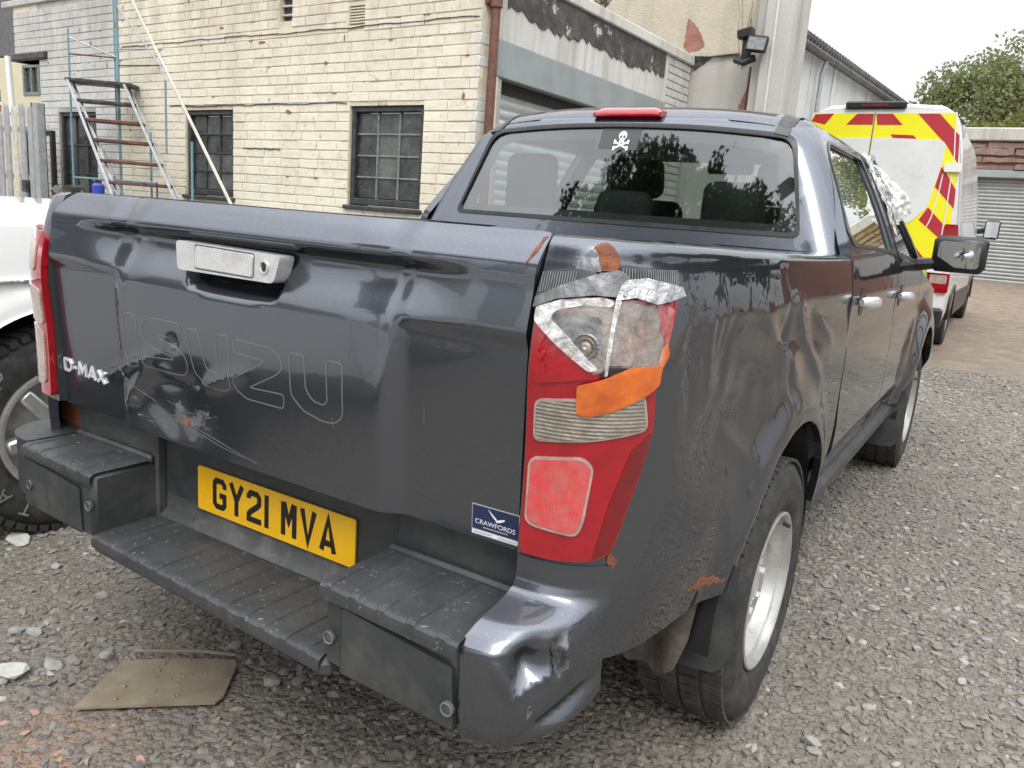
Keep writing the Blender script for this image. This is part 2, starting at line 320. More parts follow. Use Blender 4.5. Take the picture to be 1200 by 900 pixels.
class MB:
    def __init__(s): s.v = []; s.f = []; s.mi = []; s.cur = 0
    def add(s, vs, fs):
        o = len(s.v); s.v += [tuple(map(float, p)) for p in vs]; s.f += [tuple(i+o for i in f) for f in fs]; s.mi += [s.cur]*len(fs); return s
    def box(s, lo, hi, b=0., mat=None):
        """box between two corners with chamfered edges"""
        lo = np.minimum(lo, hi).astype(float) if False else np.array(lo, float); hi = np.array(hi, float)
        lo, hi = np.minimum(lo, hi), np.maximum(lo, hi)
        b = min(b, .45*float((hi-lo).min()))
        vs = []; ix = {}
        if b <= 0:
            for i in range(8): vs.append([(lo, hi)[(i >> k) & 1][k] for k in range(3)])
            fs = [(0, 2, 3, 1), (4, 5, 7, 6), (0, 1, 5, 4), (2, 6, 7, 3), (0, 4, 6, 2), (1, 3, 7, 5)]
        else:
            for i in range(8):
                c = [(i >> k) & 1 for k in range(3)]
                for ax in range(3):
                    p = [(lo[k]+b, hi[k]-b)[c[k]] for k in range(3)]; p[ax] = (lo, hi)[c[ax]][ax]
                    ix[(i, ax)] = len(vs); vs.append(p)
            F = [(0, 2, 3, 1), (4, 5, 7, 6), (0, 1, 5, 4), (2, 6, 7, 3), (0, 4, 6, 2), (1, 3, 7, 5)]; AX = [2, 2, 1, 1, 0, 0]
            fs = [tuple(ix[(i, a)] for i in f) for f, a in zip(F, AX)]
            for i in range(8):
                t = tuple(ix[(i, a)] for a in range(3)); n = bin(i).count('1'); fs.append(t if n % 2 == 1 else t[::-1])
                for k in range(3):
                    j = i ^ (1 << k)
                    if j > i:
                        a, c = [q for q in range(3) if q != k]
                        q4 = [vs[ix[(i, a)]], vs[ix[(j, a)]], vs[ix[(j, c)]], vs[ix[(i, c)]]]
                        nn = np.cross(np.subtract(q4[1], q4[0]), np.subtract(q4[2], q4[1])); cc = np.mean(q4, 0)-(lo+hi)/2
                        f = (ix[(i, a)], ix[(j, a)], ix[(j, c)], ix[(i, c)])
                        fs.append(f if nn @ cc > 0 else f[::-1])
        if mat is not None:
            vs = [tuple(mat @ Vector(p)) for p in vs]
        return s.add(vs, fs)
    def obox(s, c, ax, size, b=0.):
        """oriented box: centre, three axes, full sizes"""
        m = Matrix([[ax[0][i], ax[1][i], ax[2][i], c[i]] for i in range(3)]+[[0, 0, 0, 1]])
        h = np.array(size)/2; return s.box(-h, h, b, m)
    def rbox(s, c, ax, size, r, seg=4):
        """upholstered block: oriented box with rounded edges"""
        bm = bmesh.new(); bmesh.ops.create_cube(bm, size=1)
        for v in bm.verts: v.co = Vector((v.co.x*size[0], v.co.y*size[1], v.co.z*size[2]))
        bmesh.ops.bevel(bm, geom=bm.edges[:], offset=min(r, .48*min(size)), segments=seg, profile=.5, affect='EDGES'); bm.verts.index_update()
        vs = [tuple(Vector(c)+v.co.x*Vector(ax[0])+v.co.y*Vector(ax[1])+v.co.z*Vector(ax[2])) for v in bm.verts]; fs = [tuple(v.index for v in f.verts) for f in bm.faces]; bm.free(); return s.add(vs, fs)
    def tube(s, pts, r, n=8, cap=True):
        pts = [Vector(p) for p in pts]; rs = r if hasattr(r, '__len__') else [r]*len(pts)
        up = None; rings = []
        for i, p in enumerate(pts):
            d = (pts[min(i+1, len(pts)-1)]-pts[max(i-1, 0)]).normalized()
            if up is None: up = Vector((0, 0, 1)) if abs(d.z) < .9 else Vector((1, 0, 0))
            x = d.cross(up).normalized(); y = x.cross(d); up = y
            rings.append([p+rs[i]*(math.cos(2*PI*k/n)*x+math.sin(2*PI*k/n)*y) for k in range(n)])
        vs = [q for R in rings for q in R]; fs = []
        for i in range(len(pts)-1):
            for k in range(n):
                k2 = (k+1) % n; fs.append((i*n+k, i*n+k2, (i+1)*n+k2, (i+1)*n+k))
        if cap: fs += [tuple(range(n))[::-1], tuple((len(pts)-1)*n+k for k in range(n))]
        return s.add(vs, fs)
    def arc(s, prof, fn, a0=-.03, a1=PI+.03, n=30):
        """part turn of a profile about the x axis, from angle a0 to a1"""
        vs = []; fs = []
        for a, r in prof:
            for k in range(n+1):
                t = a0+(a1-a0)*k/n; vs.append(fn((a, r*math.cos(t), r*math.sin(t))))
        for i in range(len(prof)-1):
            for k in range(n): fs.append((i*(n+1)+k, i*(n+1)+k+1, (i+1)*(n+1)+k+1, (i+1)*(n+1)+k))
        return s.add(vs, fs)
    def lathe(s, prof, n=48, fn=None):
        """revolve (axial, radius) profile about the x axis"""
        vs = []; fs = []
        for a, r in prof:
            for k in range(n):
                t = 2*PI*k/n; p = (a, r*math.cos(t), r*math.sin(t)); vs.append(fn(p) if fn else p)
        for i in range(len(prof)-1):
            for k in range(n):
                k2 = (k+1) % n; fs.append((i*n+k, i*n+k2, (i+1)*n+k2, (i+1)*n+k))
        return s.add(vs, fs)
    def prism(s, poly, fn, t0, t1):
        """2-D polygon extruded between two heights; fn(u, v, h) gives the point"""
        n = len(poly); vs = [fn(u, v, t0) for u, v in poly]+[fn(u, v, t1) for u, v in poly]
        fs = [tuple(range(n))[::-1], tuple(range(n, 2*n))]+[(k, (k+1) % n, n+(k+1) % n, n+k) for k in range(n)]
        return s.add(vs, fs)
    def strokes(s, lines, w, fn, t0=0., t1=.001, closed=False):
        """flat strokes of width w with mitred joints, every line a hair above the one before"""
        for li, pts in enumerate(lines):
            P = [np.array(p, float) for p in pts]; n = len(P); L = []; R = []
            for i in range(n):
                a = P[i]-P[i-1] if (i > 0 or closed) else P[1]-P[0]; b = P[(i+1) % n]-P[i] if (i < n-1 or closed) else P[-1]-P[-2]
                a = a/np.linalg.norm(a); b = b/np.linalg.norm(b); na = np.array([-a[1], a[0]]); nb = np.array([-b[1], b[0]])
                m = na+nb; m = m/max(np.linalg.norm(m), 1e-6); k = min(w/2/max(m @ na, .3), w*1.1)
                L.append(P[i]+m*k); R.append(P[i]-m*k)
            e = li*.00012; o = []; q = []
            for i in range(n): o += [fn(*L[i], t1+e), fn(*R[i], t1+e), fn(*L[i], t0), fn(*R[i], t0)]
            for i in range(n if closed else n-1):
                j = (i+1) % n; a, b = i*4, j*4
                q += [(a, a+1, b+1, b), (a+2, a, b, b+2), (a+1, a+3, b+3, b+1)]
            if not closed: q += [(0, 2, 3, 1), ((n-1)*4, (n-1)*4+1, (n-1)*4+3, (n-1)*4+2)]
            s.add(o, q)
        return s
    def build(s, name, mats, parent=None, smooth=35, loc=None, rot=None, fix=True):
        me = bpy.data.meshes.new(name); me.from_pydata(s.v, [], s.f)
        for m in (mats if isinstance(mats, (list, tuple)) else [mats]): me.materials.append(M[m] if isinstance(m, str) else m)
        if len(me.materials) > 1: me.polygons.foreach_set('material_index', s.mi)
        if fix:
            bm = bmesh.new(); bm.from_mesh(me); bmesh.ops.recalc_face_normals(bm, faces=bm.faces); bm.to_mesh(me); bm.free()
        me.update()
        if smooth: me.polygons.foreach_set('use_smooth', [True]*len(me.polygons)); me.set_sharp_from_angle(angle=math.radians(smooth))
        return link(name, me, parent, loc, rot)
def rp(pts, r=.01, n=4):
    """polygon with its corners rounded"""
    out = []; P = [np.array(p[:2], float) for p in pts]; N = len(P)
    for i in range(N):
        rad = pts[i][2] if len(pts[i]) > 2 else r
        a, b, c = P[i-1], P[i], P[(i+1) % N]; d1 = a-b; d2 = c-b; l1, l2 = np.linalg.norm(d1), np.linalg.norm(d2)
        k = min(rad, .45*l1, .45*l2)
        if k < 1e-5: out.append(tuple(b)); continue
        p, q = b+d1/l1*k, b+d2/l2*k
        for t in np.linspace(0, 1, n+1): out.append(tuple((1-t)**2*p+2*t*(1-t)*b+t*t*q))
    return out
def dens(loop, h):
    P = [np.array(p, float) for p in loop]; out = []
    for i in range(len(P)):
        a, b = P[i], P[(i+1) % len(P)]; n = max(1, int(math.ceil(np.linalg.norm(b-a)/h)))
        out += [a+(b-a)*k/n for k in range(n)]
    return np.array(out)
def inside(P, loop):
    x, y = P[:, 0], P[:, 1]; r = np.zeros(len(P), bool); L = np.asarray(loop)
    for i in range(len(L)):
        a, b = L[i], L[(i+1) % len(L)]
        if a[1] == b[1]: continue
        c = ((a[1] > y) != (b[1] > y)) & (x < (b[0]-a[0])*(y-a[1])/(b[1]-a[1])+a[0]); r ^= c
    return r
def panel(name, fn, outer, holes=(), res=.03, skirt=.02, mat='paint', parent=None, flip=False, mirror=False, bres=None, back=False):
    """a sheet cut to a 2-D outline with holes, laid on the surface fn(u, v) with exact normals and folded edges"""
    bres = bres or res
    loops = [dens(outer, bres)]+[dens(h, bres) for h in holes]
    lo, hi = loops[0].min(0), loops[0].max(0)
    gx, gy = np.arange(lo[0], hi[0]+res, res), np.arange(lo[1], hi[1]+res, res*.866)
    G = np.stack(np.meshgrid(gx, gy, indexing='ij'), -1); G[:, ::2, 0] += res*.5; G = G.reshape(-1, 2)
    k = inside(G, loops[0])
    for h in loops[1:]: k &= ~inside(G, h)
    G = G[k]; B = np.concatenate(loops)
    for i in range(0, len(B), 64):
        if len(G): G = G[(((G[:, None]-B[None, i:i+64])**2).sum(-1) > (.5*res)**2).all(1)]
    V = np.concatenate([B, G]); E = []; o = 0
    for l in loops: E += [(o+i, o+(i+1) % len(l)) for i in range(len(l))]; o += len(l)
    vo, eo, fo, _, _, _ = delaunay_2d_cdt([Vector(p) for p in V], E, [], 0, 1e-7)
    vo = np.array([tuple(p) for p in vo]); F = np.array([f for f in fo if len(f) == 3])
    cen = vo[F].mean(1); k = inside(cen, loops[0])
    for h in loops[1:]: k &= ~inside(cen, h)
    F = F[k]
    u, v = vo[:, 0], vo[:, 1]; e = 4e-4
    P = fn(u, v); N = np.cross(fn(u+e, v)-fn(u-e, v), fn(u, v+e)-fn(u, v-e)); N /= np.maximum(np.linalg.norm(N, axis=1), 1e-12)[:, None]
    if flip: N = -N
    a, b, c = P[F[:, 0]], P[F[:, 1]], P[F[:, 2]]
    w = ((np.cross(b-a, c-a)*N[F[:, 0]]).sum(1) < 0); F[w] = F[w][:, ::-1]
    if mirror:
        P = P*[-1, 1, 1]; N = N*[-1, 1, 1]; F = F[:, ::-1]
    verts = P.tolist(); norms = N.tolist(); faces = F.tolist()
    if skirt:
        cnt = {}
        for f in faces:
            for i in range(3):
                ed = (f[i], f[(i+1) % 3]); cnt[ed] = cnt.get(ed, 0)+1
        bd = [ed for ed in cnt if (ed[1], ed[0]) not in cnt]
        for i, j in bd:
            fi, fj = P[i], P[j]; q = [fi, fj, fj-N[j]*skirt, fi-N[i]*skirt]
            nn = np.cross(q[3]-q[0], q[1]-q[0]); nn = nn/max(np.linalg.norm(nn), 1e-12)
            m = len(verts); verts += [list(x) for x in q]; norms += [nn.tolist()]*4
            faces += [[m+1, m, m+3], [m+1, m+3, m+2]]
        if back:
            m = len(verts); verts += (P-N*skirt).tolist(); norms += (-N).tolist(); faces += [[m+f[2], m+f[1], m+f[0]] for f in F.tolist()]
    me = bpy.data.meshes.new(name); me.from_pydata(verts, [], faces); me.materials.append(M[mat] if isinstance(mat, str) else mat)
    me.polygons.foreach_set('use_smooth', [True]*len(faces)); me.update(); me.normals_split_custom_set_from_vertices(norms)
    return link(name, me, parent)
def wav(u, v, f, seed=0, sharp=False):
    r = np.random.default_rng(seed); s = 0
    for i in range(6):
        a = r.uniform(0, 2*PI); k = f*r.uniform(.6, 1.8); x = np.sin((u*math.cos(a)+v*math.sin(a))*k+r.uniform(0, 6.28))
        s = s+(1-2*np.abs(x) if sharp else x)/6
    return s
# ------------------------------------------------------------------ ground
def GZ(y): y = np.asarray(y, float); return .016*np.clip(y-5, 0, 1e9)*(y < 60)+.016*55*(y >= 60)+.003*np.clip(np.minimum(y, 26)-15, 0, 99)**2
def build_ground():
    xs = np.concatenate([np.linspace(-300, -12, 14), np.linspace(-10, 10, 41), np.linspace(12, 300, 14)])
    ys = np.concatenate([np.linspace(-300, -8, 14), np.linspace(-6, 30, 73), np.linspace(34, 600, 16)])
    X, Y = np.meshgrid(xs, ys, indexing='ij'); Z = GZ(Y)+.012*wav(X, Y, 1.7, 3)*((np.abs(X) < 10) & (Y < 30)); n = len(ys)
    V = np.stack([X, Y, Z], -1).reshape(-1, 3).tolist(); F = [(i*n+j, (i+1)*n+j, (i+1)*n+j+1, i*n+j+1) for i in range(len(xs)-1) for j in range(n-1)]
    me = bpy.data.meshes.new('ground'); me.from_pydata(V, [], F); me.materials.append(M['ground']); me.polygons.foreach_set('use_smooth', [True]*len(F))
    o = link('ground', me); o['kind'] = 'structure'; return o
build_ground()
def gz_at(x, y): return float(GZ(y)+.012*wav(np.array(x), np.array(y), 1.7, 3))
ICO = None
def ico():
    bm = bmesh.new(); bmesh.ops.create_icosphere(bm, subdivisions=1, radius=1); V = np.array([v.co[:] for v in bm.verts]); F = np.array([[v.index for v in f.verts] for f in bm.faces]); bm.free(); return V, F
def build_gravel():
    V0, F0 = ico(); pts = []
    def scatter(x0, x1, y0, y1, dens_, smin, smax, pw=2.2):
        n = int((x1-x0)*(y1-y0)*dens_); x = RNG.uniform(x0, x1, n); y = RNG.uniform(y0, y1, n); s = smin+(smax-smin)*RNG.power(1/pw, n)
        pts.append(np.stack([x, y, s], 1))
    scatter(-2.0, 2.3, -.75, 1.2, 3600, .004, .017, 3.4)
    scatter(.6, 2.3, 1.2, 4.2, 2900, .005, .019, 3.2)
    scatter(-2.4, -.5, 1.2, 4.0, 500, .006, .022)
    scatter(.6, 2.6, 4.2, 8.4, 1300, .009, .022)
    scatter(-.9, 1., .6, 4.4, 350, .006, .018)
    P = np.concatenate(pts); n = len(P); R = np.random.default_rng(5)
    # keep the stones off the board lying by the step
    k = ~((P[:, 0] > -.60) & (P[:, 0] < -.22) & (P[:, 1] > -.14) & (P[:, 1] < .28) & (P[:, 2] > .006)); P = P[k]; n = len(P)
    base = V0[None]*(1+R.uniform(-.42, .42, (n, 12, 1)))
    sc = np.stack([R.uniform(.75, 1.5, n), R.uniform(.6, 1.05, n), R.uniform(.3, .75, n)], 1)*P[:, 2:3]
    v = base*sc[:, None]
    a = R.uniform(0, 2*PI, n); t = R.normal(0, .28, n); ca, sa, ct, st = np.cos(a)[:, None], np.sin(a)[:, None], np.cos(t)[:, None], np.sin(t)[:, None]
    x, y, z = v[..., 0], v[..., 1]*ct-v[..., 2]*st, v[..., 1]*st+v[..., 2]*ct
    x, y = x*ca-y*sa, x*sa+y*ca
    gz = GZ(P[:, 1])+.012*wav(P[:, 0], P[:, 1], 1.7, 3)
    v = np.stack([x+P[:, 0:1], y+P[:, 1:2], z+(gz+sc[:, 2]*.12)[:, None]], -1).reshape(-1, 3)
    f = (F0[None]+12*np.arange(n)[:, None, None]).reshape(-1, 3)
    me = bpy.data.meshes.new('gravel'); me.vertices.add(len(v)); me.vertices.foreach_set('co', v.ravel())
    me.loops.add(f.size); me.loops.foreach_set('vertex_index', f.ravel()); me.polygons.add(len(f)); me.polygons.foreach_set('loop_start', np.arange(0, f.size, 3)); me.update(calc_edges=True)
    tone = R.uniform(.075, .21, n)[:, None]*np.array([1, .955, .875])[None]; br = R.random(n) < .22; tone[br] = R.uniform(.12, .22, br.sum())[:, None]*np.array([1.08, .93, .77])
    lf = .62+.85*np.clip(.5+.5*wav(P[:, 0], P[:, 1], 2.4, 61), 0, 1); tone = tone*lf[:, None]; pb = sst(.1, .8, wav(P[:, 0], P[:, 1], 1.5, 62))[:, None]; tone = tone*(1-pb*.75)+np.array([.165, .143, .115])[None]*pb*.75
    lt = R.random(n) < .018; tone[lt] = R.uniform(.30, .42, lt.sum())[:, None]*np.array([1, .97, .92])
    near_red = (np.hypot(P[:, 0]+.40, P[:, 1]+.28) < .26) & (R.random(n) < .10); tone[near_red] = R.uniform(.18, .34, near_red.sum())[:, None]*np.array([1.25, .75, .5])
    at = me.color_attributes.new('tone', 'FLOAT_COLOR', 'POINT'); at.data.foreach_set('color', np.concatenate([np.repeat(tone, 12, 0), np.ones((n*12, 1))], 1).ravel())
    me.materials.append(M['stone']); me.polygons.foreach_set('use_smooth', [False]*len(me.polygons)); o = link('gravel', me); o['kind'] = 'stuff'; return o
build_gravel()
def rock_mesh(seed, flat=.55):
    R = np.random.default_rng(seed); bm = bmesh.new(); bmesh.ops.create_icosphere(bm, subdivisions=2, radius=1)
    pl = [(R.normal(size=3), R.uniform(.55, .85)) for _ in range(9)]
    for v in bm.verts:
        c = np.array(v.co[:])
        for nrm, d in pl:
            nrm_ = nrm/np.linalg.norm(nrm); h = c @ nrm_
            if h > d: c = c-nrm_*(h-d)
        v.co = c*np.array([1.15, .85, flat])
    me = bpy.data.meshes.new('stone'); bm.to_mesh(me); bm.free(); me.materials.append(M['rock'])
    me.polygons.foreach_set('use_smooth', [True]*len(me.polygons)); me.set_sharp_from_angle(angle=math.radians(24)); return me
ROCKS = [rock_mesh(i, .4+.06*i) for i in range(6)]
def rock(name, x, y, s, label, group=None, mesh=None, mat=None, rz=None, tilt=.2):
    me = ROCKS[mesh if mesh is not None else random.randrange(6)]
    if mat: me = me.copy(); me.materials.clear(); me.materials.append(M[mat])
    o = link(name, me, None, (x, y, gz_at(x, y)+s*.22), (random.uniform(-tilt, tilt), random.uniform(-tilt, tilt), rz if rz is not None else random.uniform(0, 6.28)))
    o.scale = (s, s, s); return tag(o, label, 'stone', group)
rock('stone', -.779, -.133, .055, 'pale greenish white stone at the left edge of the gravel', mesh=0, mat='rock_pale', rz=.4)
rock('stone', -.732, -.035, .034, 'grey angular stone just right of the pale white stone', mesh=2)
rock('stone', -1.58, .30, .05, 'flat pale slab of stone under the white vehicle front tyre', mesh=0, mat='rock_pale')
rock('stone', -.215, .285, .026, 'dark brown lump of stone at the far corner of the muddy board', mesh=4)
rock('stone', -.655, .075, .026, 'dark grey block stone standing behind the left end of the muddy board', mesh=5)
rock('stone', .045, .01, .024, 'flat grey stone at the bottom edge below the muddy board', mesh=1)
for i in range(46):
    if i < 26: x, y = random.uniform(-1.45, -.15), random.uniform(-.2, .95)
    else: x, y = random.uniform(1.02, 1.62), random.uniform(.5, 3.6)
    if -.62 < x < -.2 and -.15 < y < .3: x -= .5
    rock('stone', x, y, random.uniform(.014, .026), 'loose grey angular stone on the gravel between bumper step and white vehicle' if i < 26 else 'loose grey angular stone on the gravel beside the pickup right wheels', 'loose stones left of the bumper' if i < 26 else 'loose stones beside the right wheels')
def muddy_board():
    poly = [(-.488, -.117), (-.236, .117), (-.243, .15), (-.335, .268), (-.36, .278), (-.50, .17), (-.584, .081), (-.56, .03)]
    fn = lambda u, v, h: (u, v, gz_at(u, v)+.012+h)
    b = MB(); b.prism(poly, fn, 0, .006); o = b.build('muddy_board', 'dirty_board', smooth=0)
    tag(o, 'flat muddy brown board lying on the gravel below the step', 'board')
    e = MB(); e.tube([(-.36, .282, .026), (-.45, .225, .03), (-.54, .16, .026), (-.60, .12, .022)], .0035, 5)
    e.build('edge_strip', 'dirty_board', o)
    R = random.Random(3); s = MB()
    for _ in range(16):
        u, v = R.uniform(-.50, -.30), R.uniform(-.04, .2)
        if not inside(np.array([[u, v]]), poly)[0]: continue
        V0, F0 = ico(); r = R.uniform(.003, .008); s.add([(u+p[0]*r*1.3, v+p[1]*r, gz_at(u, v)+.02+p[2]*r*.6) for p in V0], F0.tolist())
    d = s.build('mud_crumbs', 'dirty_board', o, 0); d['kind'] = 'stuff'
muddy_board()

# ------------------------------------------------------------------ the painted brick workshop
BA = math.radians(2.005); E1 = Vector((math.cos(BA), -math.sin(BA), 0)); E2 = Vector((math.sin(BA), math.cos(BA), 0)); BC = Vector((-2.108, 3.758, 0))
WX0 = -6.72; HT = 3.2
workshop = thing('brick_workshop', 'cream painted brick workshop with roller shutter and dark small paned windows', 'building', BC, -BA)
def bw(u, v, z): return BC+E1*u+E2*v+Vector((0, 0, z))
WINS = [(-1.268, -.493, 1.30, 2.068), (-3.46, -2.743, 1.28, 2.056), (-5.80, -5.037, 1.05, 2.056)]
HOLES = WINS+[(-1.31, -1.137, 2.67, 2.812), (-2.135, -1.972, 2.75, 3.05)]
OPEN = (WX0, -6.17, -1, 2.62)
def wall_core():
    b = MB(); xs = sorted({WX0, 0}|{h[0] for h in HOLES}|{h[1] for h in HOLES}|{OPEN[1]}); zs = sorted({0, HT}|{h[2] for h in HOLES}|{h[3] for h in HOLES}|{2.62})
    for i in range(len(xs)-1):
        run = None
        for j in range(len(zs)):
            solid = False
            if j < len(zs)-1:
                cx, cz = (xs[i]+xs[i+1])/2, (zs[j]+zs[j+1])/2
                solid = not any(h[0] < cx < h[1] and h[2] < cz < h[3] for h in HOLES+[OPEN])
            if solid and run is None: run = zs[j]
            if not solid and run is not None:
                b.box((xs[i], .0065, run), (xs[i+1], .24, zs[j])); run = None
    o = b.build('wall', ['mortar'], workshop, 0); return o
wall_core()
def brick_mesh(seed, mat):
    b = MB(); b.box((0, 0, 0), (1, .05, .067), .0035); R = random.Random(seed)
    b.v = [(x, y+R.uniform(-.0012, .0012), z+R.uniform(-.0018, .0018)) for x, y, z in b.v]
    o = b.build('brick', mat, None, 0); me = o.data; bpy.data.objects.remove(o); return me
BR = {k: [brick_mesh(i, k) for i in range(5)] for k in ('brick_cream', 'brick_grey', 'brick_white')}
def lay_bricks():
    R = random.Random(11); cand = []
    nrow = int(HT/.075)
    for r in range(12, nrow):
        z = r*.075; iv = [(WX0, 0.0)]
        for h in HOLES+[OPEN]:
            if h[2]-.01 < z+.066 and z < h[3]-.002:
                new = []
                for a, b_ in iv:
                    if h[1] <= a or h[0] >= b_: new.append((a, b_)); continue
                    if h[0]-a > .03: new.append((a, h[0]-.004))
                    if b_-h[1] > .03: new.append((h[1]+.004, b_))
                iv = new
        for a, b_ in iv:
            x = a-((r % 2)*.117) if abs(a-WX0) < .01 else a+R.uniform(-.1, 0)
            while x < b_-.02:
                x1 = min(x+.228, b_); x0 = max(x, a)
                if x1-x0 > .025: cand.append((x0, x1, z, 0))
                x += .2345
    cam_l = Matrix.Translation(-BC) @ Vector(CAM)
    near = lambda c: (bw((c[0]+c[1])/2, 0, c[2])-CAM).length+(0 if c[2] > 1.32 and c[2] < 2.95 else 100)
    cand.sort(key=near)
    rest = MB(); mats = ['brick_cream', 'brick_grey']
    for i, (x0, x1, z, _) in enumerate(cand):
        grey = (x0+x1)/2 < -4.56; k = 'brick_grey' if grey else 'brick_cream'; dy = R.uniform(-.002, .002)
        # the left end of the wall curves away from the yard
        cv = lambda xx: .35*max(0, -5.9-xx)**2
        if i < 300:
            o = link('brick', R.choice(BR[k]), workshop, (x0, dy, z+R.uniform(-.0015, .0015)), (R.uniform(-.008, .008), R.uniform(-.003, .003), R.uniform(-.006, .006))); o.scale = (x1-x0, 1, 1)
        else:
            rest.cur = int(grey); n0 = len(rest.v); rest.box((x0, dy, z), (x1, dy+.05, z+.067), .0035)
    o = rest.build('brickwork', mats, workshop, 0); o['kind'] = 'stuff'
lay_bricks()
# grey mortar skin behind the grey painted end
b = MB(); b.box((-6.17, .0055, 0), (-5.80, .02, HT)); b.box((-5.037, .0055, .9), (-4.56, .02, HT)); b.box((-5.80, .0055, 2.06), (-5.037, .02, HT)); b.build('mortar_skin', 'mortar_grey', workshop, 0)
def window(x0, x1, z0, z1, cols, rows, bar='bar_grey'):
    f = MB(); t = .045
    f.box((x0+.004, .022, z0+.004), (x0+t, .10, z1-.004), .006); f.box((x1-t, .022, z0+.004), (x1-.004, .10, z1-.004), .006)
    f.box((x0+t, .024, z1-t), (x1-t, .098, z1-.004), .006); f.box((x0+t, .024, z0+.004), (x1-t, .098, z0+t*1.3), .006)
    w = f.build('window', 'frame_dark', workshop)
    s = MB(); s.box((x0-.03, -.03, z0-.035), (x1+.03, .09, z0), .008); s.build('sill', 'frame_dark', w)
    X0, X1, Z0, Z1 = x0+t, x1-t, z0+t*1.3, z1-t; cw, rh = (X1-X0)/cols, (Z1-Z0)/rows; bb = MB()
    for i in range(1, cols): bb.box((X0+i*cw-.008, .045, Z0), (X0+i*cw+.008, .075, Z1), .003)
    for j in range(1, rows):
        for i in range(cols): bb.box((X0+i*cw+.008, .047, Z0+j*rh-.007), (X0+(i+1)*cw-.008, .073, Z0+j*rh+.007), .003)
    bb.build('glazing_bar', bar, w)
    R = random.Random(int(x0*100)); P = MB(); P.box((0, 0, 0), (cw-.016, .004, rh-.014)); p0 = P.build('pane', 'house_glass', w, 0)
    for i in range(cols):
        for j in range(rows):
            p = p0 if (i, j) == (0, 0) else p0.copy()
            if (i, j) != (0, 0): COL.objects.link(p)
            p.location = (X0+i*cw+.008, .058, Z0+j*rh+.007); p.rotation_euler = (R.uniform(-.012, .012), 0, R.uniform(-.012, .012))
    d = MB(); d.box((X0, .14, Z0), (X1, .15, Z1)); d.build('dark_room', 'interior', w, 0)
window(*WINS[0], 3, 4); window(*WINS[1], 3, 4, 'frame_dark'); window(*WINS[2], 3, 3, 'frame_dark')
b = MB()   # white things behind the left windows' glass: a shelf and paper
b.box((-5.6, .10, 1.70), (-5.2, .125, 1.74)); b.box((-3.35, .10, 1.44), (-2.85, .125, 1.50)); b.build('shelf', 'bar_grey', workshop)
def vents():
    a = MB(); x0, x1, z0, z1 = HOLES[3]; a.box((x0, .05, z0), (x1, .07, z1))
    a.build('air_vent', 'brick_white', workshop); g = workshop.children[-1] if False else None
    for k in range(6):
        s = MB(); zz = z0+.014+k*.021; s.box((x0+.006, .008, zz), (x1-.006, .05, zz+.010), .002); s.build('slat', 'brick_cream', workshop)
    a = MB(); x0, x1, z0, z1 = HOLES[4]; a.box((x0, .06, z0), (x1, .08, z1)); a.build('vent_opening', 'slate', workshop)
    for k in range(4):
        s = MB(); zz = z0+.05+k*.07; s.box((x0+.002, .03, zz), (x1-.002, .055, zz+.012), .002); s.build('slat', 'brick_white', workshop)
vents()
b = MB(); b.box((-6.80, -.035, 2.62), (-5.98, .2, 2.70), .012); b.build('lintel_beam', 'scrap', workshop)
b = MB(); b.box((-6.95, -.02, HT), (.25, .26, HT+.07), .01); b.build('coping', 'concrete', workshop)
# a few missing-brick scars and cracks on the painted face
R_ = random.Random(2)
for u, z, w, h in ((-2.0, 2.03, .06, .035), (-2.35, 2.60, .09, .03), (-1.55, 2.40, .04, .03), (-.12, 2.12, .03, .05), (-2.9, 2.75, .06, .02)):
    pts = [(u+w*.5*math.cos(t)*R_.uniform(.6, 1.2), z+h*.5*math.sin(t)*R_.uniform(.6, 1.2)) for t in np.linspace(0, 2*PI, 9)[:-1]]
    b = MB(); b.prism(pts, lambda u, v, h: (u, -h, v), -.02, .0062); b.build('paint_scar', 'red_brick', workshop, 0)
b = MB()
for u0, u1, z in ((-4.5, -2.5, 2.665), (-2.5, -.02, 2.655), (-3.7, -1.3, 2.09), (-2.6, -2.1, 1.72)):
    p = [(u0+(u1-u0)*t, z+.004*math.sin(t*23)+.002*math.sin(t*61)) for t in np.linspace(0, 1, 60)]
    b.strokes([p], .006, lambda u, v, h: (u, -h, v), -.01, .0055)
b.build('crack', 'scrap', workshop, 0)
R_ = random.Random(22); b = MB()
for k in range(75):
    u = R_.uniform(-6.1, -.03); r = R_.randrange(18, 42); z = r*.075-.004+R_.uniform(-.004, .004)
    if any(h[0]-.1 < u < h[1]+.1 and h[2]-.06 < z < h[3]+.06 for h in HOLES): continue
    if R_.random() > .35+.65*(z-1.35)/1.7: continue
    w, h = R_.uniform(.015, .075), R_.uniform(.005, .014)
    if R_.random() < .25: w, h = h, R_.uniform(.03, .065); z += .035
    pts = [(u+w*.5*math.cos(t)*R_.uniform(.5, 1.3), z+h*.5*math.sin(t)*R_.uniform(.5, 1.3)) for t in np.linspace(0, 2*PI, 8)[:-1]]
    b.prism(pts, lambda u, v, h: (u, -h, v), -.02, .0058)
o = b.build('flaked_joint', 'mortar_dark', workshop, 0); o['kind'] = 'stuff'
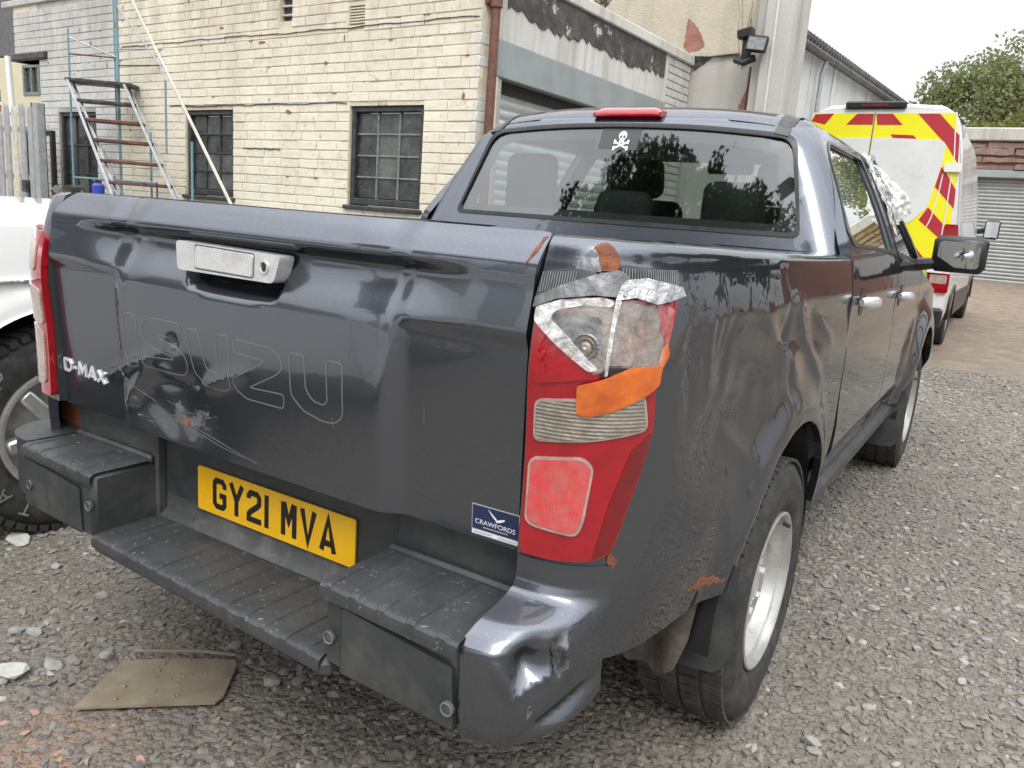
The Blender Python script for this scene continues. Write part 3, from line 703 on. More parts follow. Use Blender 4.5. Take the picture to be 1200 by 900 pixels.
# ---- side wall with the roller shutter (plane u = 0, running back along v)
sw = MB(); sw.box((-.24, .24, 0), (-.012, .30, HT)); sw.box((-.24, 3.12, 0), (-.012, 3.70, 3.06)); sw.build('side_pier', 'mortar_grey', workshop, 0)
def side_bricks():
    R = random.Random(4); m = MB()
    for r in range(14, 41):
        z = r*.075
        for a, b_, s in ((.0, .15, 0), (3.14, 3.70, 1)):
            y = a-(r % 2)*.117
            while y < b_-.02:
                y0, y1 = max(y, a), min(y+.228, b_); y += .2345
                if y1-y0 > .025 and z < 3.0: m.box((-.05, y0, z), (R.uniform(-.004, .004), y1, z+.066), .005)
    o = m.build('side_brickwork', 'brick_white', workshop, 40); o['kind'] = 'stuff'
side_bricks()
b = MB(); b.box((-.2, .15, 2.29), (.006, 3.14, 2.545), .006); b.build('shutter_lintel', 'lintel', workshop)
b = MB(); b.box((-.2, .15, 2.548), (-.002, 3.14, 3.0)); b.build('rendered_band', 'render_white', workshop, 0)
def slate_band():
    R = random.Random(9); top = [(t, 3.00) for t in np.linspace(.30, 3.05, 40)]; bot = [(t, 2.765+.02*math.sin(t*5)+R.uniform(-.025, .025)) for t in np.linspace(3.05, .30, 60)]
    b = MB(); b.prism(top+bot, lambda u, v, h: (h, u, v), -.01, .006); b.build('peeling_band', 'slate', workshop, 0)
slate_band()
b = MB(); b.box((-.26, .0, 3.003), (.03, 3.72, 3.10), .01); b.build('coping', 'render_white', workshop)
b = MB(); b.box((-.2, .15, 0), (-.09, .19, 2.29)); b.box((-.2, 3.1, 0), (-.09, 3.14, 2.29)); b.build('shutter_guide', 'lintel', workshop)
def shutter(name, parent, y0, y1, z1, x, pitch=.075, depth=.018, z0=0, horizontal_axis='y', mat='shutter'):
    prof = []; z = z0
    while z < z1:
        prof += [(x-depth, z), (x-depth*.2, z+pitch*.18), (x, z+pitch*.5), (x-depth*.2, z+pitch*.82), (x-depth, z+pitch*.97)]; z += pitch
    b = MB(); n = len(prof)
    if horizontal_axis == 'y': vs = [(p[0], y0, p[1]) for p in prof]+[(p[0], y1, p[1]) for p in prof]
    else: vs = [(y0, -p[0], p[1]) for p in prof]+[(y1, -p[0], p[1]) for p in prof]
    b.add(vs, [(i, n+i, n+i+1, i+1) for i in range(n-1)]); o = b.build(name, mat, parent, 50); return o
shutter('roller_shutter', workshop, .19, 3.1, 2.288, -.10)
b = MB(); b.box((-.19, .19, 2.20), (-.085, 3.1, 2.2895)); b.build('shutter_slot', 'trim', workshop, 0)
def flat_roof():
    b = MB(); b.box((-6.6, .26, 3.02), (-.26, 3.7, 3.08)); b.build('flat_roof', 'roof_slate', workshop, 0)
flat_roof()
# rain pipe at the corner
dp = thing('drainpipe', 'rusty brown cast iron drainpipe at the corner of the workshop', 'drainpipe', bw(.055, .085, 0), -BA)
b = MB(); b.tube([(0, 0, .1), (0, 0, 2.70)], .033, 12); b.build('pipe', 'rust_pipe', dp)
for z in (1.0, 2.72):
    b = MB(); b.tube([(0, 0, z), (0, 0, z+.075)], .045, 12); b.build('collar', 'rust_pipe', dp)
b = MB(); b.tube([(0, 0, 2.7), (0, 0, 3.2)], .033, 12); b.build('pipe', 'rust_pipe', dp)
b = MB(); b.box((-.075, -.06, 2.735), (-.03, .06, 2.765), .004); b.build('bracket', 'rust_pipe', dp)
# weeds on the parapet and dry stems on the tall wall
def twigs(name, label, base, n, h, spread, leafy, seed):
    R = random.Random(seed); t = MB(); lf = MB()
    for i in range(n):
        a = R.uniform(0, 6.28); p = [Vector(base)+Vector((R.uniform(-.04, .04), R.uniform(-.1, .1), 0))]; d = Vector((math.cos(a)*spread*.5, math.sin(a)*spread, h))
        for k in range(4): p.append(p[-1]+d*.25*R.uniform(.7, 1.2)+Vector((R.uniform(-.03, .03), R.uniform(-.03, .03), 0)))
        t.tube(p, [.004, .0035, .003, .002, .0015], 4)
        for k in range(leafy):
            q = p[R.randrange(1, 5)]+Vector((R.uniform(-.04, .04), R.uniform(-.04, .04), R.uniform(-.03, .03))); s = R.uniform(.012, .028)
            u = Vector((R.uniform(-1, 1), R.uniform(-1, 1), R.uniform(-1, 1))).normalized(); w = u.orthogonal().normalized()
            lf.add([q-u*s, q+w*s*.5, q+u*s, q-w*s*.5], [(0, 1, 2, 3)])
    root = thing(name, label, 'plant', (0, 0, 0)); t.build('stem', 'twig', root, 0)
    if leafy: lf.build('foliage', 'leaf_dark', root, 0, fix=False)
    return root
twigs('weed', 'brown weed growing on the parapet above the roller shutter', bw(-.06, 1.75, 3.10), 16, .35, .22, 14, 5)
twigs('dry_stems', 'bare dry stems growing up the cream tall wall beside the flood light', bw(.58, 3.66, 2.95), 6, .75, .22, 0, 8)
# ---- tall rendered wall with its pilaster
tall = thing('rendered_gable_wall', 'tall cream roughcast wall rising behind the workshop with bare brick patches', 'wall', BC, -BA)
b = MB(); b.box((-2.6, 3.72, 3.095), (.70, 4.0, 7.2)); b.build('roughcast_render', 'roughcast', tall, 0)
b = MB(); b.box((.032, 3.735, 0), (.70, 4.0, 3.093)); b.box((-2.6, 3.735, 0), (.032, 4.0, 3.0)); b.build('lower_render', 'render_low', tall, 0)
b = MB(); b.tube([(-.01, 3.71, 3.098), (.2, 3.705, 3.085), (.5, 3.71, 3.105)], .010, 6); b.build('drip_edge', 'scrap', tall)
for k, pts in enumerate(([(-.10, 3.49), (-.02, 3.42), (.06, 3.33), (.12, 3.20), (.05, 3.16), (-.06, 3.14), (-.12, 3.2)], [(.0, 3.07), (.22, 3.09), (.1, 3.0), (.02, 2.95)], [(.69, 2.88), (.66, 2.84), (.60, 2.70), (.56, 2.60), (.545, 2.45), (.695, 2.45), (.697, 2.7)])):
    b = MB(); y = 3.72 if k == 0 else 3.735
    loop = rp(dens(pts, .05).tolist(), .01, 2); R = random.Random(k); loop = [(p[0]+R.uniform(-.008, .008), p[1]+R.uniform(-.008, .008)) for p in loop]
    b.prism(loop, lambda u, v, h: (u, y-h, v), -.02, .004); patch = b.build('bare_brick_patch', 'red_brick' if k != 1 else 'scrap', tall, 0)
b = MB(); b.box((.70, 3.58, 0), (.80, 4.0, 7.2), .01); b.build('narrow_pilaster', 'concrete', tall)
b = MB(); b.box((.80, 3.50, 0), (1.075, 4.05, 7.2), .015); b.build('pilaster', 'concrete', tall)
b = MB(); b.box((.905, 3.485, 0), (.93, 3.502, 7.2), .004); b.build('pilaster_rib', 'render_white', tall)
fl = thing('flood_light', 'black flood light on a bracket fixed to the concrete pilaster', 'flood light', bw(.66, 3.50, 2.98), -BA)
b = MB(); b.box((-.05, -.02, .02), (.03, .06, .24), .01); b.build('bracket', 'trim', fl)
b = MB(); b.obox((.13, -.10, .14), ((.95, .2, -.1), (-.2, .95, -.2), (.1, .2, .97)), (.20, .07, .15), .01); h = b.build('lamp_housing', 'trim', fl)
b = MB(); b.obox((.137, -.138, .137), ((.95, .2, -.1), (-.2, .95, -.2), (.1, .2, .97)), (.17, .006, .12), .003); b.build('lamp_glass', 'bar_grey', h)
b = MB(); b.obox((-.02, -.03, .26), ((.97, 0, .2), (0, 1, 0), (-.2, 0, .97)), (.16, .09, .09), .012); b.build('junction_box', 'trim', fl)
b = MB(); b.tube([(-.1, -.02, .02), (.0, -.06, -.02), (.1, -.02, .03)], .035, 8); b.build('cable_coil', 'trim', fl)
cd = thing('cable_conduit', 'rusty conduit running down the tall wall below the flood light', 'conduit', bw(.635, 3.715, 0), -BA)
b = MB(); b.tube([(0, 0, .2), (0, 0, 2.0), (.01, -.005, 2.97)], .012, 6); b.build('pipe', 'rust_pipe', cd)
# ---- the long shed behind with a sloping eave
shed = thing('long_shed', 'pale clad long shed with dark corrugated roof edge beyond the concrete pilaster', 'shed', BC, -BA)
SX_, SY0, SY1 = .50, 4.06, 13.2
EZ = lambda y: 3.44+.035*y
yzx = lambda u, v, h: (h, u, v)
b = MB(); b.prism([(SY0, 0), (SY1, 0), (SY1, EZ(SY1)-.02), (SY0, EZ(SY0)-.02)], yzx, SX_-3, SX_); b.build('wall', 'board', shed, 0)
for k in range(8):
    b = MB(); y = SY0+.01+k*1.14; b.prism([(y, 0), (y+1.12, 0), (y+1.12, EZ(y+1.12)-.05), (y, EZ(y)-.05)], yzx, SX_, SX_+.016); b.build('panel', 'board', shed)
for y in (5.2, 7.5, 9.8):
    b = MB(); b.box((SX_+.016, y-.05, 0), (SX_+.04, y+.05, EZ(y)-.06), .004); b.build('cover_strip', 'render_white', shed)
b = MB(); b.tube([(SX_+.09, 6.6, 1), (SX_+.09, 6.6, 3.4), (SX_+.14, 6.6, 3.62)], .03, 6); b.build('downpipe', 'grey_steel', shed)
b = MB(); b.prism([(SY0, EZ(SY0)-.04), (SY1, EZ(SY1)-.04), (SY1, EZ(SY1)), (SY0, EZ(SY0))], yzx, SX_, SX_+.10); b.build('fascia', 'corrugated', shed)
rf = MB()
for k in range(61):
    y = SY0+k*.15
    if y > SY1: break
    rf.tube([(SX_+.17, y, EZ(y)+.02), (SX_-3, y, EZ(y)+.85)], .055, 6)
rf.build('corrugated_roof', 'corrugated', shed)
b = MB(); b.tube([(SX_+.14, SY0, EZ(SY0)-.06), (SX_+.14, SY1, EZ(SY1)-.06)], .045, 8); b.build('gutter', 'corrugated', shed)
# ------------------------------------------------------------------ behind the left end of the workshop
annex = thing('annex_building', 'cream clad annex with grey windows seen through the opening under the beam', 'building', BC, -BA)
def holed(b, x0, x1, z0, z1, y0, y1, holes):
    xs = sorted({x0, x1}|{h[0] for h in holes}|{h[1] for h in holes}); zs = sorted({z0, z1}|{h[2] for h in holes}|{h[3] for h in holes})
    for i in range(len(xs)-1):
        for j in range(len(zs)-1):
            cx, cz = (xs[i]+xs[i+1])/2, (zs[j]+zs[j+1])/2
            if not any(h[0] < cx < h[1] and h[2] < cz < h[3] for h in holes): b.box((xs[i], y0, zs[j]), (xs[i+1], y1, zs[j+1]))
AH = [(-8.70, -8.24, 2.44, 2.84), (-8.72, -8.26, .8, 2.06)]
b = MB(); holed(b, -9.4, -7.0, 0, 2.96, 1.0, 1.2, AH); b.build('wall', 'panel_cream', annex, 0)
for h in AH:
    f = MB(); t = .04
    f.box((h[0], .985, h[2]), (h[0]+t, 1.06, h[3])); f.box((h[1]-t, .985, h[2]), (h[1], 1.06, h[3])); f.box((h[0]+t, .987, h[3]-t), (h[1]-t, 1.058, h[3])); f.box((h[0]+t, .987, h[2]), (h[1]-t, 1.058, h[2]+t))
    m = (h[0]+h[1])/2; f.box((m-.015, .99, h[2]+t), (m+.015, 1.055, h[3]-t)); w = f.build('window', 'upvc' if h[3] < 2.2 else 'bar_grey', annex, 0)
    p = MB(); p.box((h[0]+t, 1.02, h[2]+t), (m-.015, 1.03, h[3]-t)); p.build('pane', 'house_glass', w, 0)
    p = MB(); p.box((m+.015, 1.02, h[2]+t), (h[1]-t, 1.03, h[3]-t)); p.build('pane', 'house_glass', w, 0)
dpw = thing('downpipe', 'white plastic downpipe at the left end of the grey painted wall', 'downpipe', (0, 0, 0))
b = MB(); p0, p1 = bw(-6.50, -.09, .2), bw(-6.70, -.09, 2.66); b.tube([p0, p1], .032, 10); b.build('pipe', 'upvc', dpw)
b = MB(); q = p0.lerp(p1, .75); b.obox(q, ((1, 0, 0), (0, 1, 0), (0, 0, 1)), (.10, .09, .03), .005); b.build('bracket', 'upvc', dpw)
house = thing('brick_house', 'red brick house with slate roof and white windows behind the pale palings', 'house', BC, -BA)
b = MB(); holed(b, -24, -18.6, 0, 4.42, 6.0, 6.3, [(-20.95, -19.95, 3.2, 4.12)]); b.build('wall', 'red_brick', house, 0)
b = MB(); b.prism([(-24.3, 4.40), (-18.4, 4.40), (-18.4, 4.5), (-19.0, 5.9), (-24.3, 5.9)], lambda u, v, h: (u, 5.9+h, v), 0, .2); b.build('roof', 'roof_slate', house, 0)
f = MB(); h = (-20.95, -19.95, 3.2, 4.12); f.box((h[0], 5.96, h[2]), (h[0]+.07, 6.05, h[3])); f.box((h[1]-.07, 5.96, h[2]), (h[1], 6.05, h[3])); f.box((h[0]+.07, 5.96, h[3]-.07), (h[1]-.07, 6.05, h[3])); f.box((h[0]+.07, 5.96, h[2]), (h[1]-.07, 6.05, h[2]+.07)); f.box((h[0]+.07, 5.96, 3.62), (h[1]-.07, 6.05, 3.70)); f.box((-20.48, 5.97, 3.27), (-20.42, 6.04, 3.62)); f.box((-20.48, 5.97, 3.70), (-20.42, 6.04, 4.05))
w = f.build('window', 'upvc', house, 0)
for x0, x1 in ((-20.88, -20.48), (-20.42, -20.02)):
    for z0, z1 in ((3.27, 3.62), (3.70, 4.05)):
        p = MB(); p.box((x0, 6.0, z0), (x1, 6.02, z1)); p.build('pane', 'house_glass', w, 0)
b = MB(); b.box((-24, 5.9, 4.34), (-18.5, 6.0, 4.42)); b.build('gutter', 'trim', house, 0)
# pale palisade fence
fence = thing('palisade_fence', 'pale grey palisade fence beside the white downpipe', 'fence', BC, -BA)
R = random.Random(6)
for k in range(9):
    u = -6.55+k*.165; tz = 2.03+R.uniform(-.05, .05)
    b = MB(); prof = [(u, .1), (u+.10, .1), (u+.10, tz-.05), (u+.075, tz), (u+.05, tz-.03), (u+.025, tz+.01), (u, tz-.05)]
    b.prism(prof, lambda a, c, h: (a, -.60+h, c), 0, .018); b.build('paling', 'grey_steel' if k % 3 else 'pale_pole', fence)
for z in (.5, 1.30, 1.78):
    b = MB(); b.box((-6.6, -.58, z), (-5.08, -.55, z+.05)); b.build('rail', 'grey_steel', fence)
b = MB(); b.box((-5.12, -.60, 0), (-5.03, -.52, 2.06), .005); b.build('post', 'grey_steel', fence)
b = MB(); b.box((-5.33, -.64, 1.18), (-5.25, -.60, 1.30), .004); b.build('padlock', 'scrap', fence)
gate = thing('steel_gate', 'black steel gate frame between the fence and the grey wall', 'gate', BC, -BA)
b = MB(); b.box((-6.03, -.27, 1.78), (-5.42, -.23, 1.83)); b.box((-6.03, -.27, .1), (-5.97, -.23, 1.78)); b.box((-5.47, -.27, .1), (-5.42, -.23, 1.78)); b.build('frame', 'trim', gate)
for u in (-5.86, -5.65):
    b = MB(); b.box((u, -.265, .1), (u+.045, -.235, 2.12 if u < -5.7 else 2.1), .003); b.build('bar', 'trim', gate)
# heap of scrap engine parts
scrap = thing('scrap_heap', 'heap of oily scrap engine parts under the blue ladder', 'scrap heap', bw(-3.95, -.85, 0))
R = random.Random(12)
for k in range(26):
    x, y, z = R.gauss(0, .30), R.uniform(-.12, .12), R.uniform(.75, 1.36)-abs(R.gauss(0, .12)); b = MB()
    a = Vector((R.uniform(-1, 1), R.uniform(-1, 1), R.uniform(-1, 1))).normalized(); c = a.orthogonal().normalized(); d = a.cross(c)
    if k % 3 == 0: b.tube([Vector((x, y, z))-a*.09, Vector((x, y, z))+a*.09], R.uniform(.03, .06), 10)
    else: b.obox((x, y, z), (a, c, d), (R.uniform(.08, .2), R.uniform(.05, .14), R.uniform(.04, .1)), .012)
    b.build('engine_part', ['scrap', 'grey_steel', 'rust_steel'][0 if k % 5 else (k//5) % 3], scrap)
b = MB(); b.box((-.5, -.2, 0), (.7, .2, .95)); b.build('pile', 'scrap', scrap, 0)
bt = thing('blue_container', 'small blue plastic container on the scrap heap', 'container', bw(-3.42, -.88, 1.22))
b = MB(); b.tube([(0, 0, -.25), (0, 0, .08), (0, 0, .10)], [.05, .05, .03], 12); b.build('body', 'blue_plastic', bt); b = MB(); b.tube([(0, 0, .101), (0, 0, .125)], .028, 10); b.build('cap', 'trim', bt)
# ---- mobile platform ladder
lad = thing('platform_ladder', 'tall mobile platform ladder of blue and rusty steel by the wall', 'ladder', BC, -BA)
O = Vector((-4.60, -.47, 2.27)); Wd = Vector((.75, .66, 0))*.60; Dn = Vector((.235, -.06, -.186)); D1 = Vector((.19, -.02, -.19))
tr = [O]+[O+D1+Dn*k for k in range(6)]
for k, p in enumerate(tr):
    ax = (Wd.normalized(), Vector((.66, -.75, 0)).normalized(), Vector((0, 0, 1))); b = MB()
    ln = Wd.length*(1.0 if k == 0 else .86); b.obox(p+Wd.normalized()*ln/2, ax, (ln, .17 if k else .30, .03), .005)
    b.build('platform' if k == 0 else 'tread', 'scrap' if k in (0, 1) else 'rust_steel', lad)
for off in (0, .86):
    for dx in (-.05, .10):
        b = MB(); s = O+Wd*off+Vector((dx, -dx*.9, .0)); e = tr[6]+Wd*off+Dn*6+Vector((dx, -dx*.9, 0)); b.tube([s, e], .013, 6); b.build('stringer', 'grey_steel', lad)
def lt(name, pts, r=.015, m='blue_steel'):
    b = MB(); b.tube(pts, r*.72, 6); b.build(name, m, lad)
pA = O+Vector((-.02, 0, 0)); pB = O+Wd*.73; pC = tr[4]+Wd*.9+Vector((.02, 0, 0))
lt('post', [Vector((pA.x, pA.y, .05)), Vector((pA.x, pA.y, 2.75))]); lt('post', [Vector((pB.x, pB.y, .05)), Vector((pB.x, pB.y, 3.1))], .022); lt('post', [Vector((pB.x-.05, pB.y, 1.9)), Vector((pB.x-.05, pB.y, 3.1))], .012)
lt('post', [Vector((pC.x, pC.y, 1.62)), Vector((pC.x, pC.y, 2.26))]); lt('post', [Vector((-3.55, -.30, .05)), Vector((-3.55, -.30, 1.82))]); lt('post', [Vector((-2.62, -.5, .05)), Vector((-2.62, -.5, 1.72))])
lt('guard_rail', [Vector((pA.x, pA.y, 2.67)), Vector((pB.x, pB.y, 2.52))], .011, 'grey_steel'); lt('guard_rail', [Vector((pA.x, pA.y, 2.52)), Vector((pB.x, pB.y, 2.52))], .011, 'rust_steel')
lt('guard_rail', [Vector((pB.x, pB.y, 2.60)), Vector((pB.x+.5, pB.y+.2, 2.62))], .010, 'grey_steel'); lt('guard_rail', [Vector((pB.x, pB.y, 2.45)), Vector((pB.x+.5, pB.y+.2, 2.47))], .010, 'rust_steel')
lt('handrail', [Vector((pB.x, pB.y, 3.0)), Vector((pB.x+.55, pB.y+.1, 2.45)), Vector((pC.x, pC.y, 2.26))], .011, 'grey_steel')
lt('brace', [O, O+Vector((.95, -.02, -1.1))], .014, 'grey_steel'); lt('brace', [Vector((-4.3, -.45, 1.35)), Vector((-3.9, -.2, 1.1))], .012)
lt('base_rail', [Vector((-4.62, -.47, 1.36)), Vector((-2.95, -.62, 1.36))], .013); lt('base_rail', [Vector((-2.95, -.62, 1.36)), Vector((-2.95, -.62, .05))], .012, 'scrap')
lt('base_rail', [Vector((-3.62, -.62, 1.4)), Vector((-3.62, -.62, .05))], .014)
for p in ((-4.6, -.47), (-2.95, -.62), (-3.62, -.62), (pB.x, pB.y)):
    b = MB(); b.tube([Vector((p[0]-.015, p[1], .055)), Vector((p[0]+.015, p[1], .055))], .055, 12); b.build('castor', 'rubber', lad)
pole = thing('leaning_pole', 'long pale pole leaning across the wall in front of the middle window', 'pole', bw(0, 0, 0), -BA)
b = MB(); b.tube([(-.95, -.72, .19), (-1.863, -.70, 1.281), (-2.50, -.69, 2.04), (-3.105, -.68, 2.76), (-3.45, -.67, 3.17)], [.013, .013, .012, .010, .009], 8); b.build('shaft', 'pale_pole', pole)

# ------------------------------------------------------------------ the white van
van = thing('chevron_van', 'white high roof van with red and yellow chevrons on its rear doors', 'van', (0, 0, 0))
VY0, VY1, VXC = 9.42, 15.6, -.32
def v_half(z): # half width of the van at a height
    return np.interp(z, [.3, .55, .9, 1.5, 2.2, 2.62, 2.80, 2.88], [.93, .985, 1.0, .985, .90, .825, .755, .62])
def van_ring(y, k=1., top=2.88, n=30):
    zs = [.42, .55, .9, 1.2, 1.5, 1.8, 2.2, 2.5, 2.68, 2.79, 2.85, top]; h = [float(v_half(z))*k for z in zs[:-1]]+[.60*k]
    zs = [z*(top/2.88) if z > 1.2 else z for z in zs]
    return [(VXC-a, y, z) for a, z in zip(h, zs)]+[(VXC, y, top+.03)]+[(VXC+a, y, z) for a, z in zip(h[::-1], zs[::-1])]
def van_body():
    b = MB(); rings = [(VY0+.0, .985, 2.86), (VY0+.03, 1.0, 2.88), (VY0+.5, 1, 2.89), (VY0+3.8, 1, 2.89), (VY0+4.4, 1, 2.80), (VY0+5.0, .97, 2.3), (VY0+5.6, .94, 1.55), (VY1+.25, .90, 1.1), (VY1+.4, .82, .95)]
    R_ = [van_ring(y, k, t) for y, k, t in rings]; n = len(R_[0]); vs = [p for r in R_ for p in r]
    fs = [(i*n+j, i*n+j+1, (i+1)*n+j+1, (i+1)*n+j) for i in range(len(R_)-1) for j in range(n-1)]+[tuple(range(n)), tuple((len(R_)-1)*n+j for j in range(n))[::-1]]
    fs += [(i*n+n-1, i*n, (i+1)*n, (i+1)*n+n-1) for i in range(len(R_)-1)]
    b.add(vs, fs); return b.build('body', 'van_white', van, 40)
van_body()
# lower black cladding and dark side
def vside(y, z, off=.004, s=1): return (VXC+s*(float(v_half(z))+off), y, z)
b = MB()
for y0, y1 in ((VY0+.55, VY0+.78), (VY0+1.48, VY0+4.75)):
    zs = [.40, .5, .62, .75]; vs = [vside(y, z, .012) for z in zs for y in (y0, y1)]; b.add(vs, [(2*i, 2*i+1, 2*i+3, 2*i+2) for i in range(3)])
b.build('side_cladding', 'trim', van, 40, fix=False)
for y in (VY0+.02, VY0+2.6, VY0+3.9):
    b = MB(); b.add([vside(y+d, z, .003) for z in np.linspace(.8, 2.5, 12) for d in (0, .012)], [(2*i, 2*i+1, 2*i+3, 2*i+2) for i in range(11)]); b.build('panel_seam', 'trim', van, 0, fix=False)
fnV = lambda u, v, h: (u, VY0-.002-h, v)
def vflat(name, poly, mat, h0, h1, parent=van, r=.0): b = MB(); b.prism(rp(poly, r) if r else poly, fnV, h0, h1); return b.build(name, mat, parent, 0)
DL = vflat('rear_door', [(-1.235, .62), (-.407, .62), (-.407, 2.80), (-1.10, 2.80), (-1.20, 2.2), (-1.29, 1.4)], 'van_white', 0, .012)
DR = vflat('rear_door', [(-.395, .62), (.56, .62), (.60, 1.4), (.553, 2.2), (.455, 2.80), (-.395, 2.80)], 'van_white', 0, .012)
YL = vflat('yellow_panel', [(-1.21, 1.0), (-.41, 1.0), (-.41, 2.79), (-1.09, 2.79), (-1.18, 2.2), (-1.25, 1.4)], 'chevron_yellow', .012, .0135, DL)
YR = vflat('yellow_panel', [(-.392, 1.0), (.57, 1.0), (.597, 1.4), (.553, 2.2), (.452, 2.79), (-.392, 2.79)], 'chevron_yellow', .012, .0135, DR)
CH = dict(r1=[(-1.075, 2.78), (-.86, 2.787), (-.95, 2.66), (-1.116, 2.70)], r2=[(-.600, 2.785), (-.412, 2.785), (-.412, 2.66), (-.706, 2.66)], r3=[(-.390, 2.785), (-.211, 2.785), (-.086, 2.66), (-.36, 2.66)],
    r4=[(.054, 2.785), (.28, 2.785), (.515, 2.55), (.55, 2.24), (.404, 2.44)], r5=[(-.199, 2.555), (.046, 2.547), (.085, 2.505), (-.17, 2.515)], r6=[(.39, 2.204), (.358, 1.984), (.588, 1.75), (.575, 1.96), (.462, 2.122)],
    r7=[(.326, 1.752), (.25, 1.605), (.484, 1.42), (.598, 1.39), (.596, 1.49)], r8=[(.184, 1.38), (.38, 1.17), (.1, 1.02), (-.1, 1.15)], r9=[(-1.06, 2.3), (-.95, 2.0), (-1.2, 1.75), (-1.18, 2.05)])
for k, p in CH.items(): vflat('red_chevron', p, 'chevron_red', .0135, .0155, DL if k in ('r1', 'r2', 'r9') else DR)
vflat('blanked_window', [(-1.02, 2.50), (-.413, 2.515), (-.413, 1.53), (-.80, 1.53), (-.98, 1.75), (-1.06, 2.2)], 'van_white', .0135, .020, DL, .03)
vflat('blanked_window', [(-.389, 2.52), (.341, 2.498), (.396, 2.457), (.388, 2.215), (.348, 1.979), (.316, 1.751), (.154, 1.566), (.02, 1.53), (-.389, 1.53)], 'van_white', .0135, .020, DR, .03)
for pts in ([(.418, 2.131), (.408, 1.918), (.375, 1.635), (.343, 1.529)], [(.44, 2.79), (.505, 2.281), (.506, 2.113), (.514, 1.752), (.517, 1.40)]):
    b = MB(); b.strokes([pts], .012, fnV, .0155, .018); b.build('white_seam', 'white_print', DR, 0)
vflat('hinge', [(.418, 2.247), (.595, 2.247), (.60, 2.155), (.424, 2.150)], 'upvc', .018, .05, DR, .015)
vflat('hinge', [(.43, 1.10), (.595, 1.10), (.60, 1.02), (.434, 1.02)], 'upvc', .018, .05, DR, .015)
b = MB(); b.box((-.402, VY0-.016, .64), (-.399, VY0-.003, 2.8)); b.build('door_split', 'trim', van, 0)
tl = vflat('tail_light', [(.535, 1.576), (.665, 1.576), (.690, 1.44), (.545, 1.44)], 'red_lens', 0, .03, van, .012)
tl = vflat('tail_light', [(.44, 1.02), (.675, 1.02), (.68, .80), (.46, .79)], 'red_lens', 0, .03, van, .015); vflat('clear_section', [(.47, 1.0), (.65, 1.0), (.655, .90), (.475, .90)], 'lens_rim', .03, .034, tl, .01)
vflat('tail_light', [(-1.31, 1.3), (-1.19, 1.3), (-1.19, .8), (-1.32, .8)], 'red_lens', 0, .03, van, .015)
b = MB(); b.box((-.74, VY0-.05, 2.835), (-.075, VY0+.16, 2.925), .02); hb = b.build('high_level_light', 'trim', van); b = MB(); b.box((-.55, VY0-.056, 2.865), (-.27, VY0-.05, 2.89)); b.build('lens', 'red_lens_dark', hb)
b = MB(); b.box((-1.30, VY0-.12, .38), (.67, VY0+.06, .62), .03); b.build('rear_bumper', 'trim', van)
def wheel_simple(parent, x, y, z, r, w, s, rimmat='steel_rim'):
    b = MB(); b.lathe([(x-s*w, r*.6), (x-s*w, r*.92), (x-s*w*.9, r), (x-s*w*.1, r), (x, r*.93), (x+s*.006, r*.75), (x-s*.01, r*.60)], 40, lambda p: (p[0], y+p[1], z+p[2])); t = b.build('tyre', 'rubber', parent)
    b = MB(); b.lathe([(x-s*.01, r*.61), (x-s*.03, r*.56), (x-s*.09, r*.5), (x-s*.06, r*.30), (x-s*.04, r*.16), (x-s*.04, .001)], 32, lambda p: (p[0], y+p[1], z+p[2])); b.build('rim', rimmat, t)
for yy in (10.52, 14.62):
    zz = float(GZ(yy))
    for s in (1, -1): wheel_simple(van, VXC+s*.985, yy, zz+.345, .345, .22, s)
    for s in (1, -1):
        a = MB(); a.arc([(VXC+s*1.008, .42), (VXC+s*1.008, .36), (VXC+s*.9, .36)], lambda p: (p[0], yy+p[1], zz+.36+p[2])); a.build('arch_trim', 'trim', van)
vm = MB(); vm.tube([(VXC+.93, 14.9, 1.62), (VXC+1.05, 14.88, 1.66)], .045, 8); arm = vm.build('mirror', 'trim', van); vm = MB(); vm.box((VXC+1.03, 14.82, 1.50), (VXC+1.26, 14.92, 1.82), .035); vm.build('mirror_housing', 'trim', arm); vm = MB(); vm.box((VXC+1.05, 14.814, 1.53), (VXC+1.24, 14.82, 1.79)); vm.build('mirror_glass', 'mirror', arm)
b = MB(); b.add([(VXC-.70, VY0+4.5, 2.55), (VXC+.70, VY0+4.5, 2.55), (VXC+.80, VY0+5.35, 1.72), (VXC-.80, VY0+5.35, 1.72)], [(0, 1, 2, 3)]); b.build('windscreen', 'house_glass', van, 0, loc=(0, .12, .08))

# ------------------------------------------------------------------ the garage at the right
gar = thing('garage_block', 'low flat roofed garage with red stone band and grey roller shutter', 'garage', (0, 0, 0))
GY = 23.5
b = MB(); holed(b, -1.2, 7, 0, 4.05, GY, GY+.3, [(-.05, 3.6, 0, 3.17)]); b.build('wall', 'red_brick', gar, 0)
R = random.Random(21)
for r in range(4):
    x = -1.2-R.uniform(0, .5); z0 = 3.37+r*.175
    while x < 3.4:
        w = R.uniform(.5, 1.3); z1 = z0+R.uniform(.11, .19); n = 7; top = [(x+w*t, z1+R.uniform(-.03, .02)) for t in np.linspace(.98, .02, n)]; bot = [(x+w*t, z0+R.uniform(-.01, .02)) for t in np.linspace(.01, .98, n)]
        b = MB(); d_ = R.uniform(.03, .11); b.prism(bot+top, lambda u, v, h: (u, GY-h, v), -.02, d_); b.build('stone', R.choice(['red_stone', 'red_stone', 'brown_stone', 'concrete'] if r == 3 else ['red_stone', 'brown_stone']), gar, 0); x += w
b = MB(); b.box((-1.3, GY-.15, 4.07), (7, GY+4, 4.40), .03); b.build('roof_slab', 'concrete', gar)
b = MB(); b.box((-.35, GY-.08, 3.165), (4.0, GY+.1, 3.355), .015); b.build('lintel', 'lintel', gar)
